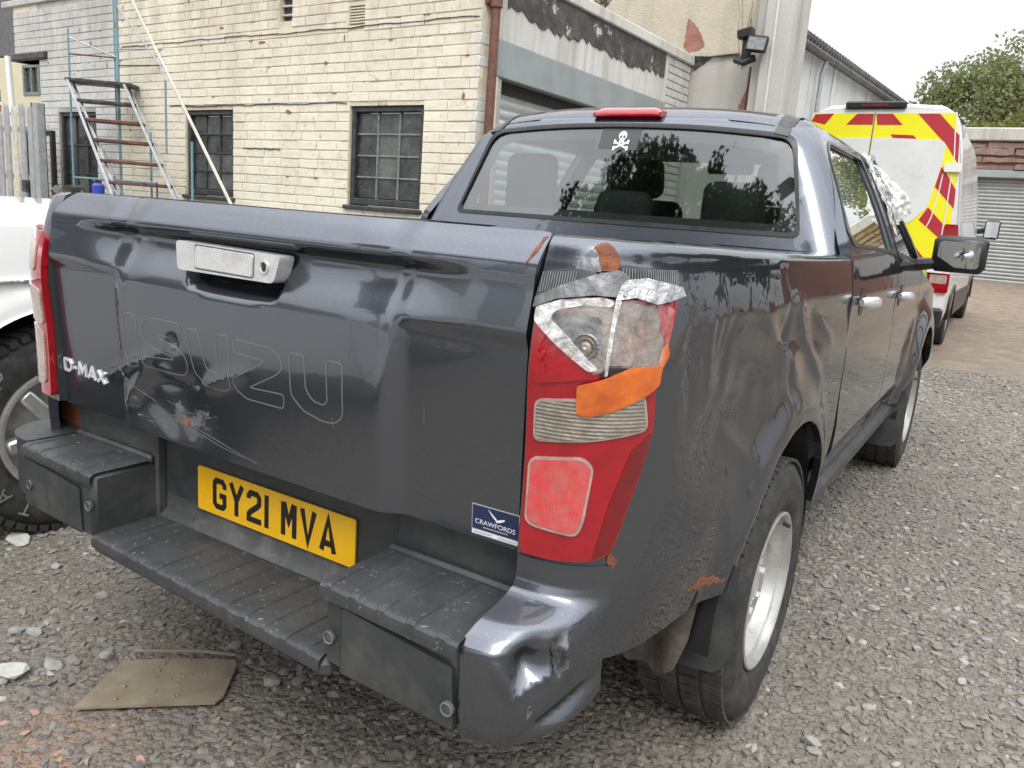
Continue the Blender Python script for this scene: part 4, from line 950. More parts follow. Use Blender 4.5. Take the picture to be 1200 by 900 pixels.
o = shutter('roller_shutter', gar, -.05, 3.6, 3.16, 0, .095, .025, .4, 'x', 'shutter_dull'); o.location = (0, GY+.12, 0)
b = MB(); b.box((-.15, GY-.03, .4), (-.04, GY+.12, 3.165)); b.build('shutter_guide', 'lintel', gar)
# ------------------------------------------------------------------ trees
def tree(name, label, base, trunk_h, crown, n, size, mat, seed, group=None, cat='tree'):
    """tapered trunk, limbs to each leaf clump, many small leaf faces"""
    R = np.random.default_rng(seed); root = thing(name, label, cat, base, 0, group); t = MB(); h = trunk_h
    t.tube([(0, 0, -.2), (.05, .02, h*.4), (.0, .08, h)], [.28*h/5, .22*h/5, .15*h/5], 8)
    P = []; 
    for (cx, cy, cz, rx, rz) in crown:
        t.tube([(0, .05, h*.75), (cx*.5, cy*.5, (h*.75+cz)/2+.3), (cx, cy, cz)], [.09*h/5, .06*h/5, .02], 5)
        m = int(n*rx*rx/sum(c[3]**2 for c in crown)); q = R.normal(size=(m, 3)); q /= np.linalg.norm(q, axis=1)[:, None]
        rad = R.random(m)**.45*(1+.30*wav(q[:, 0]*3, q[:, 1]*3+q[:, 2]*4, 1.6, int(seed+cx*10)))
        p = q*rad[:, None]*np.array([rx, rx, rz])+np.array([cx, cy, cz])
        p = p[wav(p[:, 0], p[:, 1]+p[:, 2]*1.3, 2.6/max(rx, .6), seed+3) > (-.25 if size > .06 else -.55)]; P.append(p)
    P = np.concatenate(P); m = len(P); u = R.normal(size=(m, 3)); u /= np.linalg.norm(u, axis=1)[:, None]; w = np.cross(u, R.normal(size=(m, 3))); w /= np.linalg.norm(w, axis=1)[:, None]
    s = size*R.uniform(.6, 1.4, m)[:, None]; V = np.stack([P-u*s, P+w*s*.55, P+u*s, P-w*s*.55], 1).reshape(-1, 3)
    tr_ = t.build('trunk', 'bark', root)
    me = bpy.data.meshes.new('crown'); me.from_pydata(V.tolist(), [], np.arange(m*4).reshape(-1, 4).tolist()); me.materials.append(M[mat]); link('crown', me, root); return root
tree('broadleaf_tree', 'tall green tree rising behind the flat roofed garage', (-.8, 38, .8), 4.5, [(-1.9, 0, 6.9, 1.1, 1.1), (-.5, .5, 7.3, 1.4, 1.2), (1.0, 0, 7.8, 1.5, 1.5), (2.6, .4, 7.4, 1.8, 1.7), (.2, -.5, 6.4, 2.2, 1.5), (-1.6, .2, 6.0, 1.5, 1.3), (3.4, 0, 7.4, 1.6, 1.5), (2.2, -.6, 6.0, 2.0, 1.4)], 21000, .09, 'leaf', 31)
tree('shrub_tree', 'yellow green bush just above the garage roof', (.9, 32, .7), 2.6, [(.0, 0, 4.6, 1.1, .9), (1.3, .2, 5.0, 1.2, 1.0), (-1.4, .2, 4.4, .9, .7)], 4200, .085, 'leaf_yellow', 33)
# trees on the near side of the yard, mirrored in the glass and paint of the pickup
R = random.Random(17)
for k, (x, y, hh) in enumerate(((-5.3, -9.0, 11.6), (-2.7, -10.2, 12.4))):
    cr = [(R.uniform(-1.3, 1.3), R.uniform(-1, 1), hh*R.uniform(.55, .90), R.uniform(1.1, 1.7), R.uniform(1.1, 1.6)) for _ in range(10)]
    tree('yard_tree', ['dark tree across the yard mirrored in the left half of the rear window', 'dark taller tree across the yard mirrored at the middle of the rear window'][k], (x, y, 0), hh*.5, cr, 42000, .085, 'leaf_dark', 50+k, 'trees across the yard')

for k, (x, y, hh) in enumerate(((11.5, 2.6, 6.0), (9.5, 8.4, 6.5), (8.6, 13.5, 7.5), (6.4, 18.5, 8.0), (9.6, 21, 8.5))):
    cr = [(R.uniform(-1.2, 1.2), R.uniform(-1.6, 1.6), hh*R.uniform(.35, .88), R.uniform(1.1, 1.6), R.uniform(.9, 1.3)) for _ in range(9)]
    tree('boundary_tree', ['low bushy tree on the open side level with the pickup doors', 'bushy tree on the open side level with the van rear doors', 'taller bushy tree on the open side level with the van cab', 'tall bushy tree just in front of the garage right half', 'tallest bushy tree near the garage right end'][k], (x, y, 0), hh*.45, cr, 6000, .16, 'leaf_dark', 70+k, 'trees along the open side')
# ------------------------------------------------------------------ the pickup: surfaces
truck = thing('pickup_truck', 'dark grey double cab pickup with crumpled tailgate and taped broken tail light', 'pickup truck', (0, 0, 0))
def SXz(z):
    z = np.asarray(z, float); lo = .915-.25*np.clip(.72-z, 0, 1)**1.5-.35*np.clip(z-1.05, 0, .2)**1.6; b = .915-.35*.2**1.6
    return np.where(z < 1.25, lo, b-.40*(z-1.25)-.25*np.clip(z-1.25, 0, 1)**2)
_pc = np.array([(.698, .002), (.716, .004), (.745, .006), (.775, .012), (.805, .024), (.832, .044), (.855, .072), (.872, .106), (.884, .15), (.893, .21), (.900, .30), (.906, .42), (.911, .60), (.915, .85), (.915, 1.2), (.915, 1.7)])
def _dense(p, n=40):
    out = []
    for i in range(len(p)-1):
        p0, p1, p2, p3 = p[max(i-1, 0)], p[i], p[i+1], p[min(i+2, len(p)-1)]
        for t in np.linspace(0, 1, n, endpoint=False): out.append(.5*((2*p1)+(-p0+p2)*t+(2*p0-5*p1+4*p2-p3)*t*t+(-p0+3*p1-3*p2+p3)*t**3))
    out.append(p[-1]); return np.array(out)
PC = _dense(_pc); PS = np.concatenate([[0], np.cumsum(np.linalg.norm(np.diff(PC, axis=0), axis=1))])-.018
_t = np.gradient(PC, axis=0); _t /= np.linalg.norm(_t, axis=1)[:, None]; PN = np.stack([_t[:, 1], -_t[:, 0]], 1)
def s_of(y): return float(np.interp(y, PC[:, 1], PS))
def crest(z): return .014*np.exp(-((z-1.12)/.13)**2)
def ridge(s, v, p, q, w):
    """distance based fold along the segment p-q"""
    p, q = np.array(p), np.array(q); d = q-p; L2 = d @ d; t = np.clip(((s-p[0])*d[0]+(v-p[1])*d[1])/L2, 0, 1)
    r = np.hypot(s-p[0]-t*d[0], v-p[1]-t*d[1]); return np.exp(-(r/w)**1.5)*np.sin(np.clip(t, .02, .98)*PI)**.5
def bed_base(s, v, off=0., dents=True):
    s = np.asarray(s, float); v = np.asarray(v, float)
    x, y, nx, ny = (np.interp(s, PS, a) for a in (PC[:, 0], PC[:, 1], PN[:, 0], PN[:, 1]))
    v0 = 1.264-.022*sst(0, 1.6, s); d = SXz(np.minimum(v, v0))-.915; r = .026; a = np.clip((v-v0)/r, 0, PI/2); flat = np.clip(v-v0-r*PI/2, 0, 1)
    d = d-r*(1-np.cos(a))-flat; z = np.minimum(v, v0)+r*np.sin(a)+flat*.06
    R = np.hypot(y-1.02, v-.385); d = d+.026*np.exp(-((R-.47)/.075)**2)*sst(.2, .5, y)
    # shoulder line along the side
    d = d-.010*sst(1.16, 1.10, v)*sst(.98, 1.08, v)*sst(.25, .5, s)
    if dents:
        # side swipe: a shallow hollow with folds ahead of the lamp and above the wheel
        d = d-.026*np.exp(-((s-.62)/.26)**2-((v-.93)/.13)**2)
        d = d-.012*np.exp(-((s-1.22)/.14)**2-((v-1.02)/.10)**2)
        d = d+.014*ridge(s, v, (1.02, 1.16), (1.40, .90), .028)-.011*ridge(s, v, (.80, 1.09), (1.18, 1.05), .026)+.009*ridge(s, v, (.72, 1.16), (1.08, .98), .026)-.011*ridge(s, v, (.95, 1.14), (1.06, .90), .020)-.010*ridge(s, v, (.60, 1.02), (.95, .99), .03)+.008*ridge(s, v, (.55, .93), (.80, .80), .03)+.010*ridge(s, v, (1.25, 1.12), (1.50, 1.02), .02)
        d = d-.007*ridge(s, v, (.34, 1.19), (.36, .98), .02)+.005*ridge(s, v, (.42, 1.18), (.45, 1.0), .018)-.006*ridge(s, v, (.55, 1.15), (.52, 1.02), .016)
        d = d+.0032*wav(s, v*.45, 105, 14, True)*np.exp(-((s-.345)/.05)**2-((v-1.09)/.085)**2)+.003*wav(s, v*.5, 90, 15)*np.exp(-((s-.48)/.05)**2-((v-1.11)/.06)**2)
        d = d+.0016*wav(s, v, 42, 4)*np.exp(-((s-.55)/.35)**2-((v-1.02)/.14)**2)+.0010*wav(s, v*.35, 60, 8)*sst(.25, .4, s)*sst(1.1, .95, v)*sst(1.3, 1.0, s)
    d = d+off
    return np.stack([x+nx*d, y+ny*d-crest(z)*sst(.35, .05, s), z], -1)
def bed(off=0., dents=True, wr=0., f=60, seed=0):
    if wr: return lambda s, v: bed_base(s, v, off+wr*wav(np.asarray(s), np.asarray(v), f, seed, True), dents)
    return lambda s, v: bed_base(s, v, off, dents)
ARC = 1.02; AZ = .385; AR = .458
def arch_pts(y0, z0, y1, z1, R=AR, cy=ARC, cz=AZ, n=40, fs=lambda y: y):
    a0 = math.atan2(z0-cz, y0-cy); a1 = math.atan2(z1-cz, y1-cy); return [(fs(cy+R*math.cos(a)), cz+R*math.sin(a)) for a in np.linspace(a0, a1, n)]
def yz_on(R, z, cy, cz, sgn): return cy+sgn*math.sqrt(max(R*R-(z-cz)**2, 0))
AY0 = yz_on(AR, .535, ARC, AZ, -1); AY1 = yz_on(AR, .50, ARC, AZ, 1)
side_out = [(-.008, .755), (.06, .755), (.08, .62), (.12, .575), (.22, .57), (.32, .562), (.48, .548), (s_of(AY0), .535)]+arch_pts(AY0, .535, AY1, .50, fs=s_of)[1:]+[(s_of(1.62), .50), (s_of(1.655), .60), (s_of(1.650), .80), (s_of(1.650), 1.345), (.36, 1.352), (.24, 1.330), (-.008, 1.322)]
panel('bedside', bed(), side_out, res=.014, bres=.012, skirt=.022, parent=truck, flip=False)
panel('bedside', bed(dents=False), side_out, res=.03, bres=.02, skirt=.022, parent=truck, mirror=True)
# ---- tailgate
def TGy(x, z, dents=True):
    x = np.asarray(x, float); z = np.asarray(z, float); ax = np.abs(x)
    zc = .985+.125*sst(.385, .455, ax); w = .03-.016*sst(.36, .44, ax)
    dz = z-zc; up = np.log1p(np.exp(np.clip(dz/w, -40, 40)))*w; dn = np.log1p(np.exp(np.clip(-dz/w, -40, 40)))*w
    y = -.014+dn*(.055+.02*sst(.36, .47, ax))+up*(.10*sst(.3, .5, ax)+.07)
    # lower corner panels sit behind the bulged centre
    y = y+.014*sst(.400, .445, ax)*sst(1.135, 1.100, z)
    # spoiler lip over a tapering scoop
    k = sst(.60, .40, ax)
    y = y+k*.030*sst(1.235, 1.205, z)*sst(1.10, 1.20, z)-.010*sst(1.20, 1.235, z)*(.4+.6*k)
    # finger recess under the handle
    y = y+.034*sst(1.098, 1.136, z-.012*((x+.028)/.14)**4)*sst(1.185, 1.160, z)*sst(.150, .128, np.abs(x+.028))
    y = y+.55*np.clip(z-1.240, 0, 1)+7*np.clip(z-1.262, 0, 1)**2
    if dents:
        y = y+.018*np.exp(-((x+.22)/.17)**2-((z-.84)/.08)**2)-.011*ridge(x, z, (-.41, .80), (-.30, .925), .020)-.008*ridge(x, z, (-.28, .925), (-.15, .885), .018)+.010*ridge(x, z, (-.30, .88), (-.10, .90), .018)-.008*ridge(x, z, (-.15, .885), (.04, .96), .016)-.009*ridge(x, z, (-.50, .86), (-.25, .955), .014)
        y = y+.003*wav(x, z, 55, 2)*np.exp(-((x+.20)/.10)**2-((z-.83)/.07)**2)+.012*np.exp(-((x+.208)/.016)**2-((z-.985)/.014)**2)
        y = y+.0012*wav(x, z, 9, 5)
    return y
def TG(off=0.): return lambda x, z: np.stack([np.asarray(x, float), TGy(x, z)-off, np.asarray(z, float)], -1)
TGX0, TGX1 = -.693, .690
tg_out = rp([(TGX0-.028, .748, .012), (TGX1+.004, .748, .012), (TGX1+.012, 1.294, .012), (TGX0+.02, 1.292, .05), (TGX0-.012, 1.235, .03)], .01, 5)
hole = rp([(-.188, 1.160), (.128, 1.155), (.128, 1.205), (-.182, 1.212)], .012)
tailgate = panel('tailgate', TG(), tg_out, res=.012, bres=.012, skirt=.05, parent=truck, flip=False)
b = MB(); b.box((-.70, .045, .76), (.69, .06, 1.27)); b.build('inner_skin', 'paint', tailgate, 0)
fnT = lambda u, v, h: (u, float(TGy(u, v))-h, v)
fnTf = lambda u, v, h: (u, float(TGy(u, v, False))-h, v)
# handle with its finger recess and lock
hy = -.006
b = MB(); b.prism(rp([(-.182, 1.150), (.118, 1.150), (.138, 1.206), (-.186, 1.212)], .012, 4), lambda u, v, h: (u, hy-h, v), -.03, .008); hd = b.build('handle', 'silver', tailgate, 30)
b = MB(); b.prism(rp([(-.120, 1.160), (.058, 1.158), (.060, 1.200), (-.118, 1.204)], .006, 3), lambda u, v, h: (u, hy-.008-h, v), 0, .0025); b.build('lever', 'silver', hd, 30)
b = MB(); b.strokes([rp([(-.122, 1.157), (.061, 1.155), (.063, 1.203), (-.121, 1.207)], .006, 3)], .002, lambda u, v, h: (u, hy-.008-h, v), 0, .0006, closed=True); b.build('lever_gap', 'trim', hd, 0)
b = MB(); b.lathe([(.0, .0135), (.003, .0135), (.003, .010), (.001, .009)], 20, lambda p: (.092+p[1], hy-.008-p[0], 1.180+p[2])); b.build('lock_bezel', 'silver', hd); b = MB(); b.prism([(.087, 1.172), (.097, 1.172), (.097, 1.189), (.087, 1.189)], lambda u, v, h: (u, hy-.0085-h, v), 0, .001); b.build('keyhole', 'trim', hd, 0)
# outlines left by the maker's name
LET = dict(I=[(-.396, 1.026), (-.362, 1.032), (-.344, 1.021), (-.329, .911), (-.374, .905), (-.383, .936)],
 S=[(-.182, 1.03), (-.282, 1.031), (-.314, 1.022), (-.322, .998), (-.305, .968), (-.217, .952), (-.207, .945), (-.312, .939), (-.311, .914), (-.182, .913), (-.162, .925), (-.161, .951), (-.176, .968), (-.257, .988), (-.262, .997), (-.18, .99)],
 U=[(-.16, 1.024), (-.121, 1.026), (-.094, .944), (-.051, .941), (-.065, 1.025), (-.021, 1.026), (-.012, .915), (-.038, .904), (-.104, .908), (-.137, .927)],
 Z=[(-.006, 1.023), (.11, 1.021), (.139, 1.005), (.144, .983), (.128, .969), (.045, .928), (.149, .932), (.148, .902), (.034, .902), (.003, .917), (-.003, .938), (.094, .992), (-.001, .995)],
 V=[(.162, 1.02), (.203, 1.021), (.21, .955), (.229, .935), (.259, .931), (.269, .94), (.263, 1.021), (.305, 1.02), (.31, .918), (.291, .901), (.257, .898), (.202, .91), (.169, .936)])
for k, p in LET.items():
    b = MB(); b.strokes([[tuple(q) for q in dens(rp(p, .010, 3), .012)]], .0026, fnT, -.002, .0007, closed=True); b.build('letter_outline', 'letter_edge', tailgate, 0)
# D-MAX badge
bx = lambda u, v, h: (-.700+u+.25*(v)*.5, float(TGy(-.700+u, .840+v-.02*(u/.19), False))-h-.001, .840+v-.010*(u/.19))
def chars(text, w, h, gap, sp):
    out = []; x = 0
    G_ = dict(D=[[(0, 0), (0, 1), (.7, 1), (1, .72), (1, .28), (.7, 0), (0, 0)]], M=[[(0, 0), (.05, 1), (.5, .3), (.95, 1), (1, 0)]], A=[[(0, 0), (.5, 1), (1, 0)], [(.2, .3), (.8, .3)]], X=[[(0, 0), (1, 1)], [(0, 1), (1, 0)]])
    G_['-'] = [[(0, .5), (1, .5)]]
    for ch in text:
        ww = w*(.45 if ch == '-' else 1)
        for ln in G_[ch]: out.append([(x+p[0]*ww, p[1]*h) for p in ln])
        x += ww+gap
    return out
b = MB(); b.strokes(chars('D-MAX', .030, .029, .011, 0), .0062, bx, -.003, .0035); b.build('model_badge', 'chrome', tailgate, 0)
# dealer sticker
st = MB(); P4 = [(.597, .755), (.699, .757), (.697, .815), (.597, .813)]; st.prism(P4, fnT, 0, .0008); sk = st.build('dealer_sticker', 'grey_print', tailgate, 0)
st = MB(); st.prism([(.5985, .766), (.6972, .7675), (.6955, .8132), (.5985, .8112)], fnT, .0008, .0012); st.build('navy_field', 'navy', sk, 0)
st = MB(); st.prism([(.5985, .7565), (.6972, .7585), (.6972, .765), (.5985, .7635)], fnT, .0008, .0012); st.build('white_strip', 'white_print', sk, 0)
st = MB(); st.prism([(.632, .809), (.640, .803), (.648, .797), (.652, .793), (.648, .7925), (.641, .798)], fnT, .0012, .0016); st.prism([(.648, .791), (.655, .795), (.667, .799), (.667, .7955), (.658, .791), (.650, .7888)], fnT, .0012, .0016); st.build('bird_emblem', 'white_print', sk, 0)
def text_obj(name, body, size, place, mat, parent, sx=1.):
    cu = bpy.data.curves.new(name, 'FONT'); cu.body = body; cu.size = size; cu.align_x = 'CENTER'; tmp = bpy.data.objects.new(name, cu); COL.objects.link(tmp)
    me = bpy.data.meshes.new_from_object(tmp.evaluated_get(bpy.context.evaluated_depsgraph_get())); bpy.data.objects.remove(tmp)
    for v in me.vertices: v.co = place(v.co.x*sx, v.co.y)
    me.materials.clear(); me.materials.append(M[mat]); return link(name, me, parent)
bpy.context.view_layer.update()
text_obj('sticker_lettering', 'CRAWFORDS', .0125, lambda u, v: fnT(.647+u, .7775+v, .0016), 'white_print', sk, 1.12)
b = MB(); b.strokes([[(.622, .7722), (.674, .7728)]], .0018, fnT, .0012, .0015); b.strokes([[(.602, .7605), (.640, .761)], [(.655, .7612), (.693, .762)]], .0022, fnT, .0012, .0015); b.build('small_print', 'grey_print', sk, 0)
# scrapes around the dent
def blob(name, poly, mat, fn, h=.0012, parent=tailgate, seed=0, jit=.004):
    R = random.Random(seed); p = [(a+R.uniform(-jit, jit), c+R.uniform(-jit, jit)) for a, c in dens(poly, .012)]
    return panel(name, fn, p, res=.012, skirt=.002, mat=mat, parent=parent)
blob('scrape', [(-.185, .805), (-.150, .800), (-.115, .815), (-.105, .832), (-.125, .842), (-.160, .838), (-.150, .825), (-.175, .822)], 'paint_scr', TG(.0012), seed=1)
blob('scrape', [(-.235, .838), (-.205, .815), (-.190, .790), (-.175, .792), (-.195, .828), (-.215, .846)], 'paint_scr', TG(.0012), seed=2)
blob('rust_chip', [(-.200, .800), (-.180, .795), (-.178, .810), (-.195, .815)], 'rust', TG(.0018), seed=3, jit=.002)
blob('rust_chip', [(.690, 1.286), (.697, 1.288), (.690, 1.262), (.680, 1.240), (.677, 1.241), (.684, 1.262)], 'rust', TG(.0012), seed=4, jit=.001)
blob('scuff', [(-.40, .80), (-.34, .86), (-.24, .885), (-.12, .87), (-.06, .83), (-.08, .785), (-.18, .765), (-.30, .765)], 'scuff', TG(.0009), seed=12, jit=.008)
b = MB(); R = random.Random(8); L_ = []
for k in range(0):
    x, z = R.gauss(-.18, .08), R.gauss(.82, .03); l, a = R.uniform(.004, .03), R.uniform(-.5, .1)
    if z > .76: L_.append([(x, z), (x+l*math.cos(a), z+l*math.sin(a))])
for k in range(4):
    x, z = R.uniform(.25, .62), R.uniform(.85, 1.1); L_.append([(x, z), (x+R.uniform(-.004, .004), z-R.uniform(.02, .04))])
L_ += [[(-.30, .80), (-.20, .815), (-.10, .805)], [(-.26, .84), (-.19, .825), (-.13, .83)], [(-.33, .78), (-.22, .79)], [(-.21, .80), (-.06, .775), (.02, .768)], [(-.20, .805), (-.05, .782), (.06, .765)], [(-.36, .86), (-.30, .83)]]
b.strokes(L_, .0008, fnT, 0, .0004); o = b.build('scratches', 'letter_edge', tailgate, 0); o['kind'] = 'stuff'
b = MB(); b.box((.672, .035, .78), (.708, .10, 1.245), .006); b.build('tailgate_jamb', 'paint', truck)
# ---- bumper
bumper = thing('rear_bumper', '', '', (0, 0, 0)); bumper.parent = truck
for k in ('label', 'category'): del bumper[k]
YF = lambda x: -.110-.045*x
def skew(o):
    for v in o.data.vertices: v.co.y += (-.045*v.co.x)*np.interp(v.co.y, [-.12, .09], [1, 0])
    return o
def ribbed_step(name, x0, x1, z, y0, y1, step, parent, mat):
    """step pad with raised ribs and a rolled front edge"""
    n = int((x1-x0)/.0015); xs = np.linspace(x0, x1, n); ys = [y1, y1-.012, y0+.02, y0+.008, y0+.002, y0, y0]; dz = [0, .0, 0, -.003, -.008, -.016, -.03]
    vs = []; fs = []
    for x in xs:
        p = ((x-x0) % step)/step; h = .0032*float(sst(.10, .13, p)*sst(.42, .39, p)); m = float(sst(x0, x0+.03, x)*sst(x1, x1-.03, x))
        for j, (y, d) in enumerate(zip(ys, dz)): vs.append((x, y, z+d+h*(1 if 1 <= j <= 4 else 0)*(m > .5)))
    k = len(ys); fs = [(i*k+j, i*k+j+1, (i+1)*k+j+1, (i+1)*k+j) for i in range(len(xs)-1) for j in range(k-1)]
    b = MB(); b.add(vs, fs); return skew(b.build(name, mat, parent, 22))
for s in (1, -1):
    x0, x1 = (.385, .700) if s > 0 else (-.735, -.400)
    zt, zb = .652, .485
    b = MB(); b.box((x0+.002, -.109, zb), (x1-.002, .085, zt-.003), .012); blk = skew(b.build('step_block', 'plastic', bumper, 40))
    ribbed_step('step_pad', x0, x1, zt, -.118, .055, .066, blk, 'step_pad')
    b = MB(); b.box((x0+.0, .050, zt-.01), (x1-.0, .066, zt+.012), .006); skew(b.build('step_ridge', 'plastic', blk))
    b = MB(); cx0, cx1 = (x0+.055, x1+.0) if s > 0 else (x0+.005, x1-.05); b.prism(rp([(cx0, zb+.006), (cx1, zb+.010), (cx1-.01, zt-.050), (cx0, zt-.034)], .008), lambda u, v, h: (u, -.110-h, v), -.004, .004); skew(b.build('corner_cover', 'plastic', blk, 30))
    b = MB(); b.strokes([rp([(cx0-.003, zb+.003), (cx1, zb+.006), (cx1-.007, zt-.047), (cx0-.003, zt-.031)], .008)], .003, lambda u, v, h: (u, -.110-h, v), 0, .0015, closed=True); skew(b.build('cover_gap', 'trim', blk, 0))
    for sx, sz in (((.413, .552), (.689, .532)) if s > 0 else ((-.410, .572), (-.70, .55))):
        b = MB(); b.lathe([(0, .0125), (.0065, .0125), (.0065, .010), (.005, .0095), (.0058, .006), (.0058, .0001)], 22, lambda p: (sx+p[1], YF(sx)+p[0]*-1-.003, sz+p[2])); b.build('parking_sensor', 'plastic_dusty', blk)
        b = MB(); b.lathe([(.006, .0118), (.0075, .0118), (.0075, .0102), (.006, .0102)], 22, lambda p: (sx+p[1], YF(sx)-p[0]-.003, sz+p[2])); b.build('sensor_ring', 'bar_grey', blk)
ribbed_step('centre_step', -.402, .388, .502, -.118, .078, .061, bumper, 'step_pad')
b = MB(); b.box((-.41, -.112, .452), (.40, .09, .494), .012); skew(b.build('centre_beam', 'plastic', bumper))
b = MB(); b.box((-.405, .098, .46), (.39, .115, .752), .006); b.build('back_wall', 'plastic', bumper)
b = MB(); b.box((-.74, .070, .46), (-.395, .10, .752), .006); b.build('closing_panel', 'plastic', bumper)
b = MB(); b.box((.388, .070, .46), (.70, .10, .752), .006); b.build('closing_panel', 'plastic', bumper)
b = MB(); b.add([(-.402, .074, .503), (.388, .074, .503), (.388, .097, .520), (-.402, .097, .520), (.388, .098, .56), (-.402, .098, .56)], [(0, 1, 2, 3), (3, 2, 4, 5)]); b.build('back_fillet', 'plastic_dusty', bumper, 60)
# number plate
NX, NY, NZ = 0.0, .090, .6105
pl = MB(); pl.prism(rp([(-.26, -.0555), (.26, -.0555), (.26, .0555), (-.26, .0555)], .008), lambda u, v, h: (NX+u, NY-h, NZ+v), -.004, 0); plate = pl.build('number_plate', 'plate_yellow', truck, 0)
CW = dict(G=[[(43, 55), (43, 64), (36, 72), (14, 72), (7, 65), (7, 14), (14, 7), (36, 7), (43, 14), (43, 36), (25, 36)]], Y=[[(5, 79), (25, 37), (45, 79)], [(25, 41), (25, 0)]], M=[[(7, 0), (7, 79)], [(43, 0), (43, 79)], [(9, 79), (25, 36), (41, 79)]], V=[[(6, 79), (25, 4), (44, 79)]], A=[[(6, 0), (25, 75), (44, 0)], [(13, 19), (37, 19)]])
CW['2'] = [[(7, 57), (7, 64), (14, 72), (36, 72), (43, 65), (43, 50), (36, 42), (14, 26), (7, 18), (7, 7), (50, 7)]]; CW['1'] = [[(7, 0), (7, 79)]]
x = -.204
for ch in 'GY21 MVA':
    if ch == ' ': x += .030; continue
    b = MB(); x0 = x; b.strokes([[(px/1000, (py-39.5)/1000) for px, py in ln] for ln in CW[ch]], .014, lambda u, v, h: (NX+x0+u, NY-h, NZ+v), 0, .0006); b.build('character', 'ink', plate, 0); x += (.014 if ch == '1' else .050)+.011
# painted bumper corner, pushed in
_bc = _dense(np.array([(.690, -.137), (.716, -.134), (.748, -.126), (.782, -.104), (.811, -.066), (.834, -.016), (.849, .036), (.858, .085), (.862, .14)])); _bs = np.concatenate([[0], np.cumsum(np.linalg.norm(np.diff(_bc, axis=0), axis=1))])-.026
_bt = np.gradient(_bc, axis=0); _bt /= np.linalg.norm(_bt, axis=1)[:, None]; _bn = np.stack([_bt[:, 1], -_bt[:, 0]], 1)
def corner_base(s, v, off=0., dents=True):
    s = np.asarray(s, float); v = np.asarray(v, float)
    # upper edge lies flush under the lamp, lower part stands out as the bumper
    k = np.interp(v, [.640, .652, .668, .690, .702, .715, .8], [1, .90, .72, .22, .06, 0, 0])
    sb = np.clip(s*.68, -.016, 1); x0, y0, nx0, ny0 = (np.interp(sb, PS, a) for a in (PC[:, 0], PC[:, 1], PN[:, 0], PN[:, 1]))
    x1, y1, nx, ny = (np.interp(s, _bs, a) for a in (_bc[:, 0], _bc[:, 1], _bn[:, 0], _bn[:, 1]))
    d = np.interp(v, [.44, .455, .475, .50, .53, .60, .64], [-.055, -.030, -.012, -.003, 0, .002, 0])
    if dents:
        d = d-.036*np.exp(-((s-.100)/.034)**2-((v-.615)/.036)**2)+.009*ridge(s, v, (.04, .63), (.075, .565), .010)+.008*ridge(s, v, (.075, .565), (.15, .60), .010)-.011*ridge(s, v, (.145, .655), (.158, .585), .009)+.009*ridge(s, v, (.163, .655), (.178, .58), .008)
        d = d+.004*wav(s, v, 90, 6)*np.exp(-((s-.155)/.02)**2-((v-.615)/.04)**2)-.010*ridge(s, v, (.10, .495), (.25, .56), .014)+.006*ridge(s, v, (.12, .475), (.25, .53), .014)
    x = x0+(x1-x0)*k; y = y0+(y1-y0)*k; mx = nx0+(nx-nx0)*k; my = ny0+(ny-ny0)*k; q = np.maximum(k, .3)
    dz = .0
    return np.stack([x+mx*(d*q+off+.005*(1-k)), y+my*(d*q+off+.005*(1-k))-crest(v)*(1-k), v+dz], -1)
cf = lambda off=0., dn=True: (lambda s, v: corner_base(s, v, off, dn))
_sx = PS.copy()
def ext(fn):
    """carry the corner surface inboard of the lamp gap"""
    def g(s, v):
        s = np.asarray(s, float); p = fn(np.maximum(s, -.016), v); p[..., 0] += np.minimum(s+.016, 0); return p
    return g
c_out = [(-.014, .456), (.05, .456), (.10, .466), (.17, .488), (.245, .508), (.268, .522), (.262, .585), (.248, .64), (.240, .69), (.232, .758), (-.006, .758), (-.006, .705), (-.02, .652), (-.014, .60)]
panel('bumper_corner', ext(cf()), c_out, res=.009, bres=.009, skirt=.02, mat='paint', parent=bumper)
eb = MB(); eb.prism(rp([(-.734, -.070), (-.734, .085), (-.905, .085), (-.895, .02), (-.85, -.04), (-.80, -.064)], .02), lambda u, v, h: (u, v, h), .505, .650); eb.build('step_end', 'plastic', bumper, 40)
eb = MB(); eb.prism(rp([(-.734, -.072), (-.734, .087), (-.908, .087), (-.898, .02), (-.852, -.042), (-.80, -.067)], .02), lambda u, v, h: (u, v, h), .6505, .656); ob = eb.build('step_end_pad', 'step_pad', bumper, 40)
eb = MB(); eb.box((-.86, .088, .60), (-.70, .10, .75), .004); eb.build('bracket', 'rust', bumper)
blob('scuff', [(.150, .652), (.164, .640), (.168, .606), (.160, .590), (.150, .600), (.156, .622), (.144, .642)], 'paint_scr', ext(cf(.0012)), parent=bumper, seed=5, jit=.003)
blob('scuff', [(.100, .545), (.108, .550), (.112, .535), (.104, .522), (.100, .532)], 'paint_scr', ext(cf(.0012)), parent=bumper, seed=6, jit=.003)
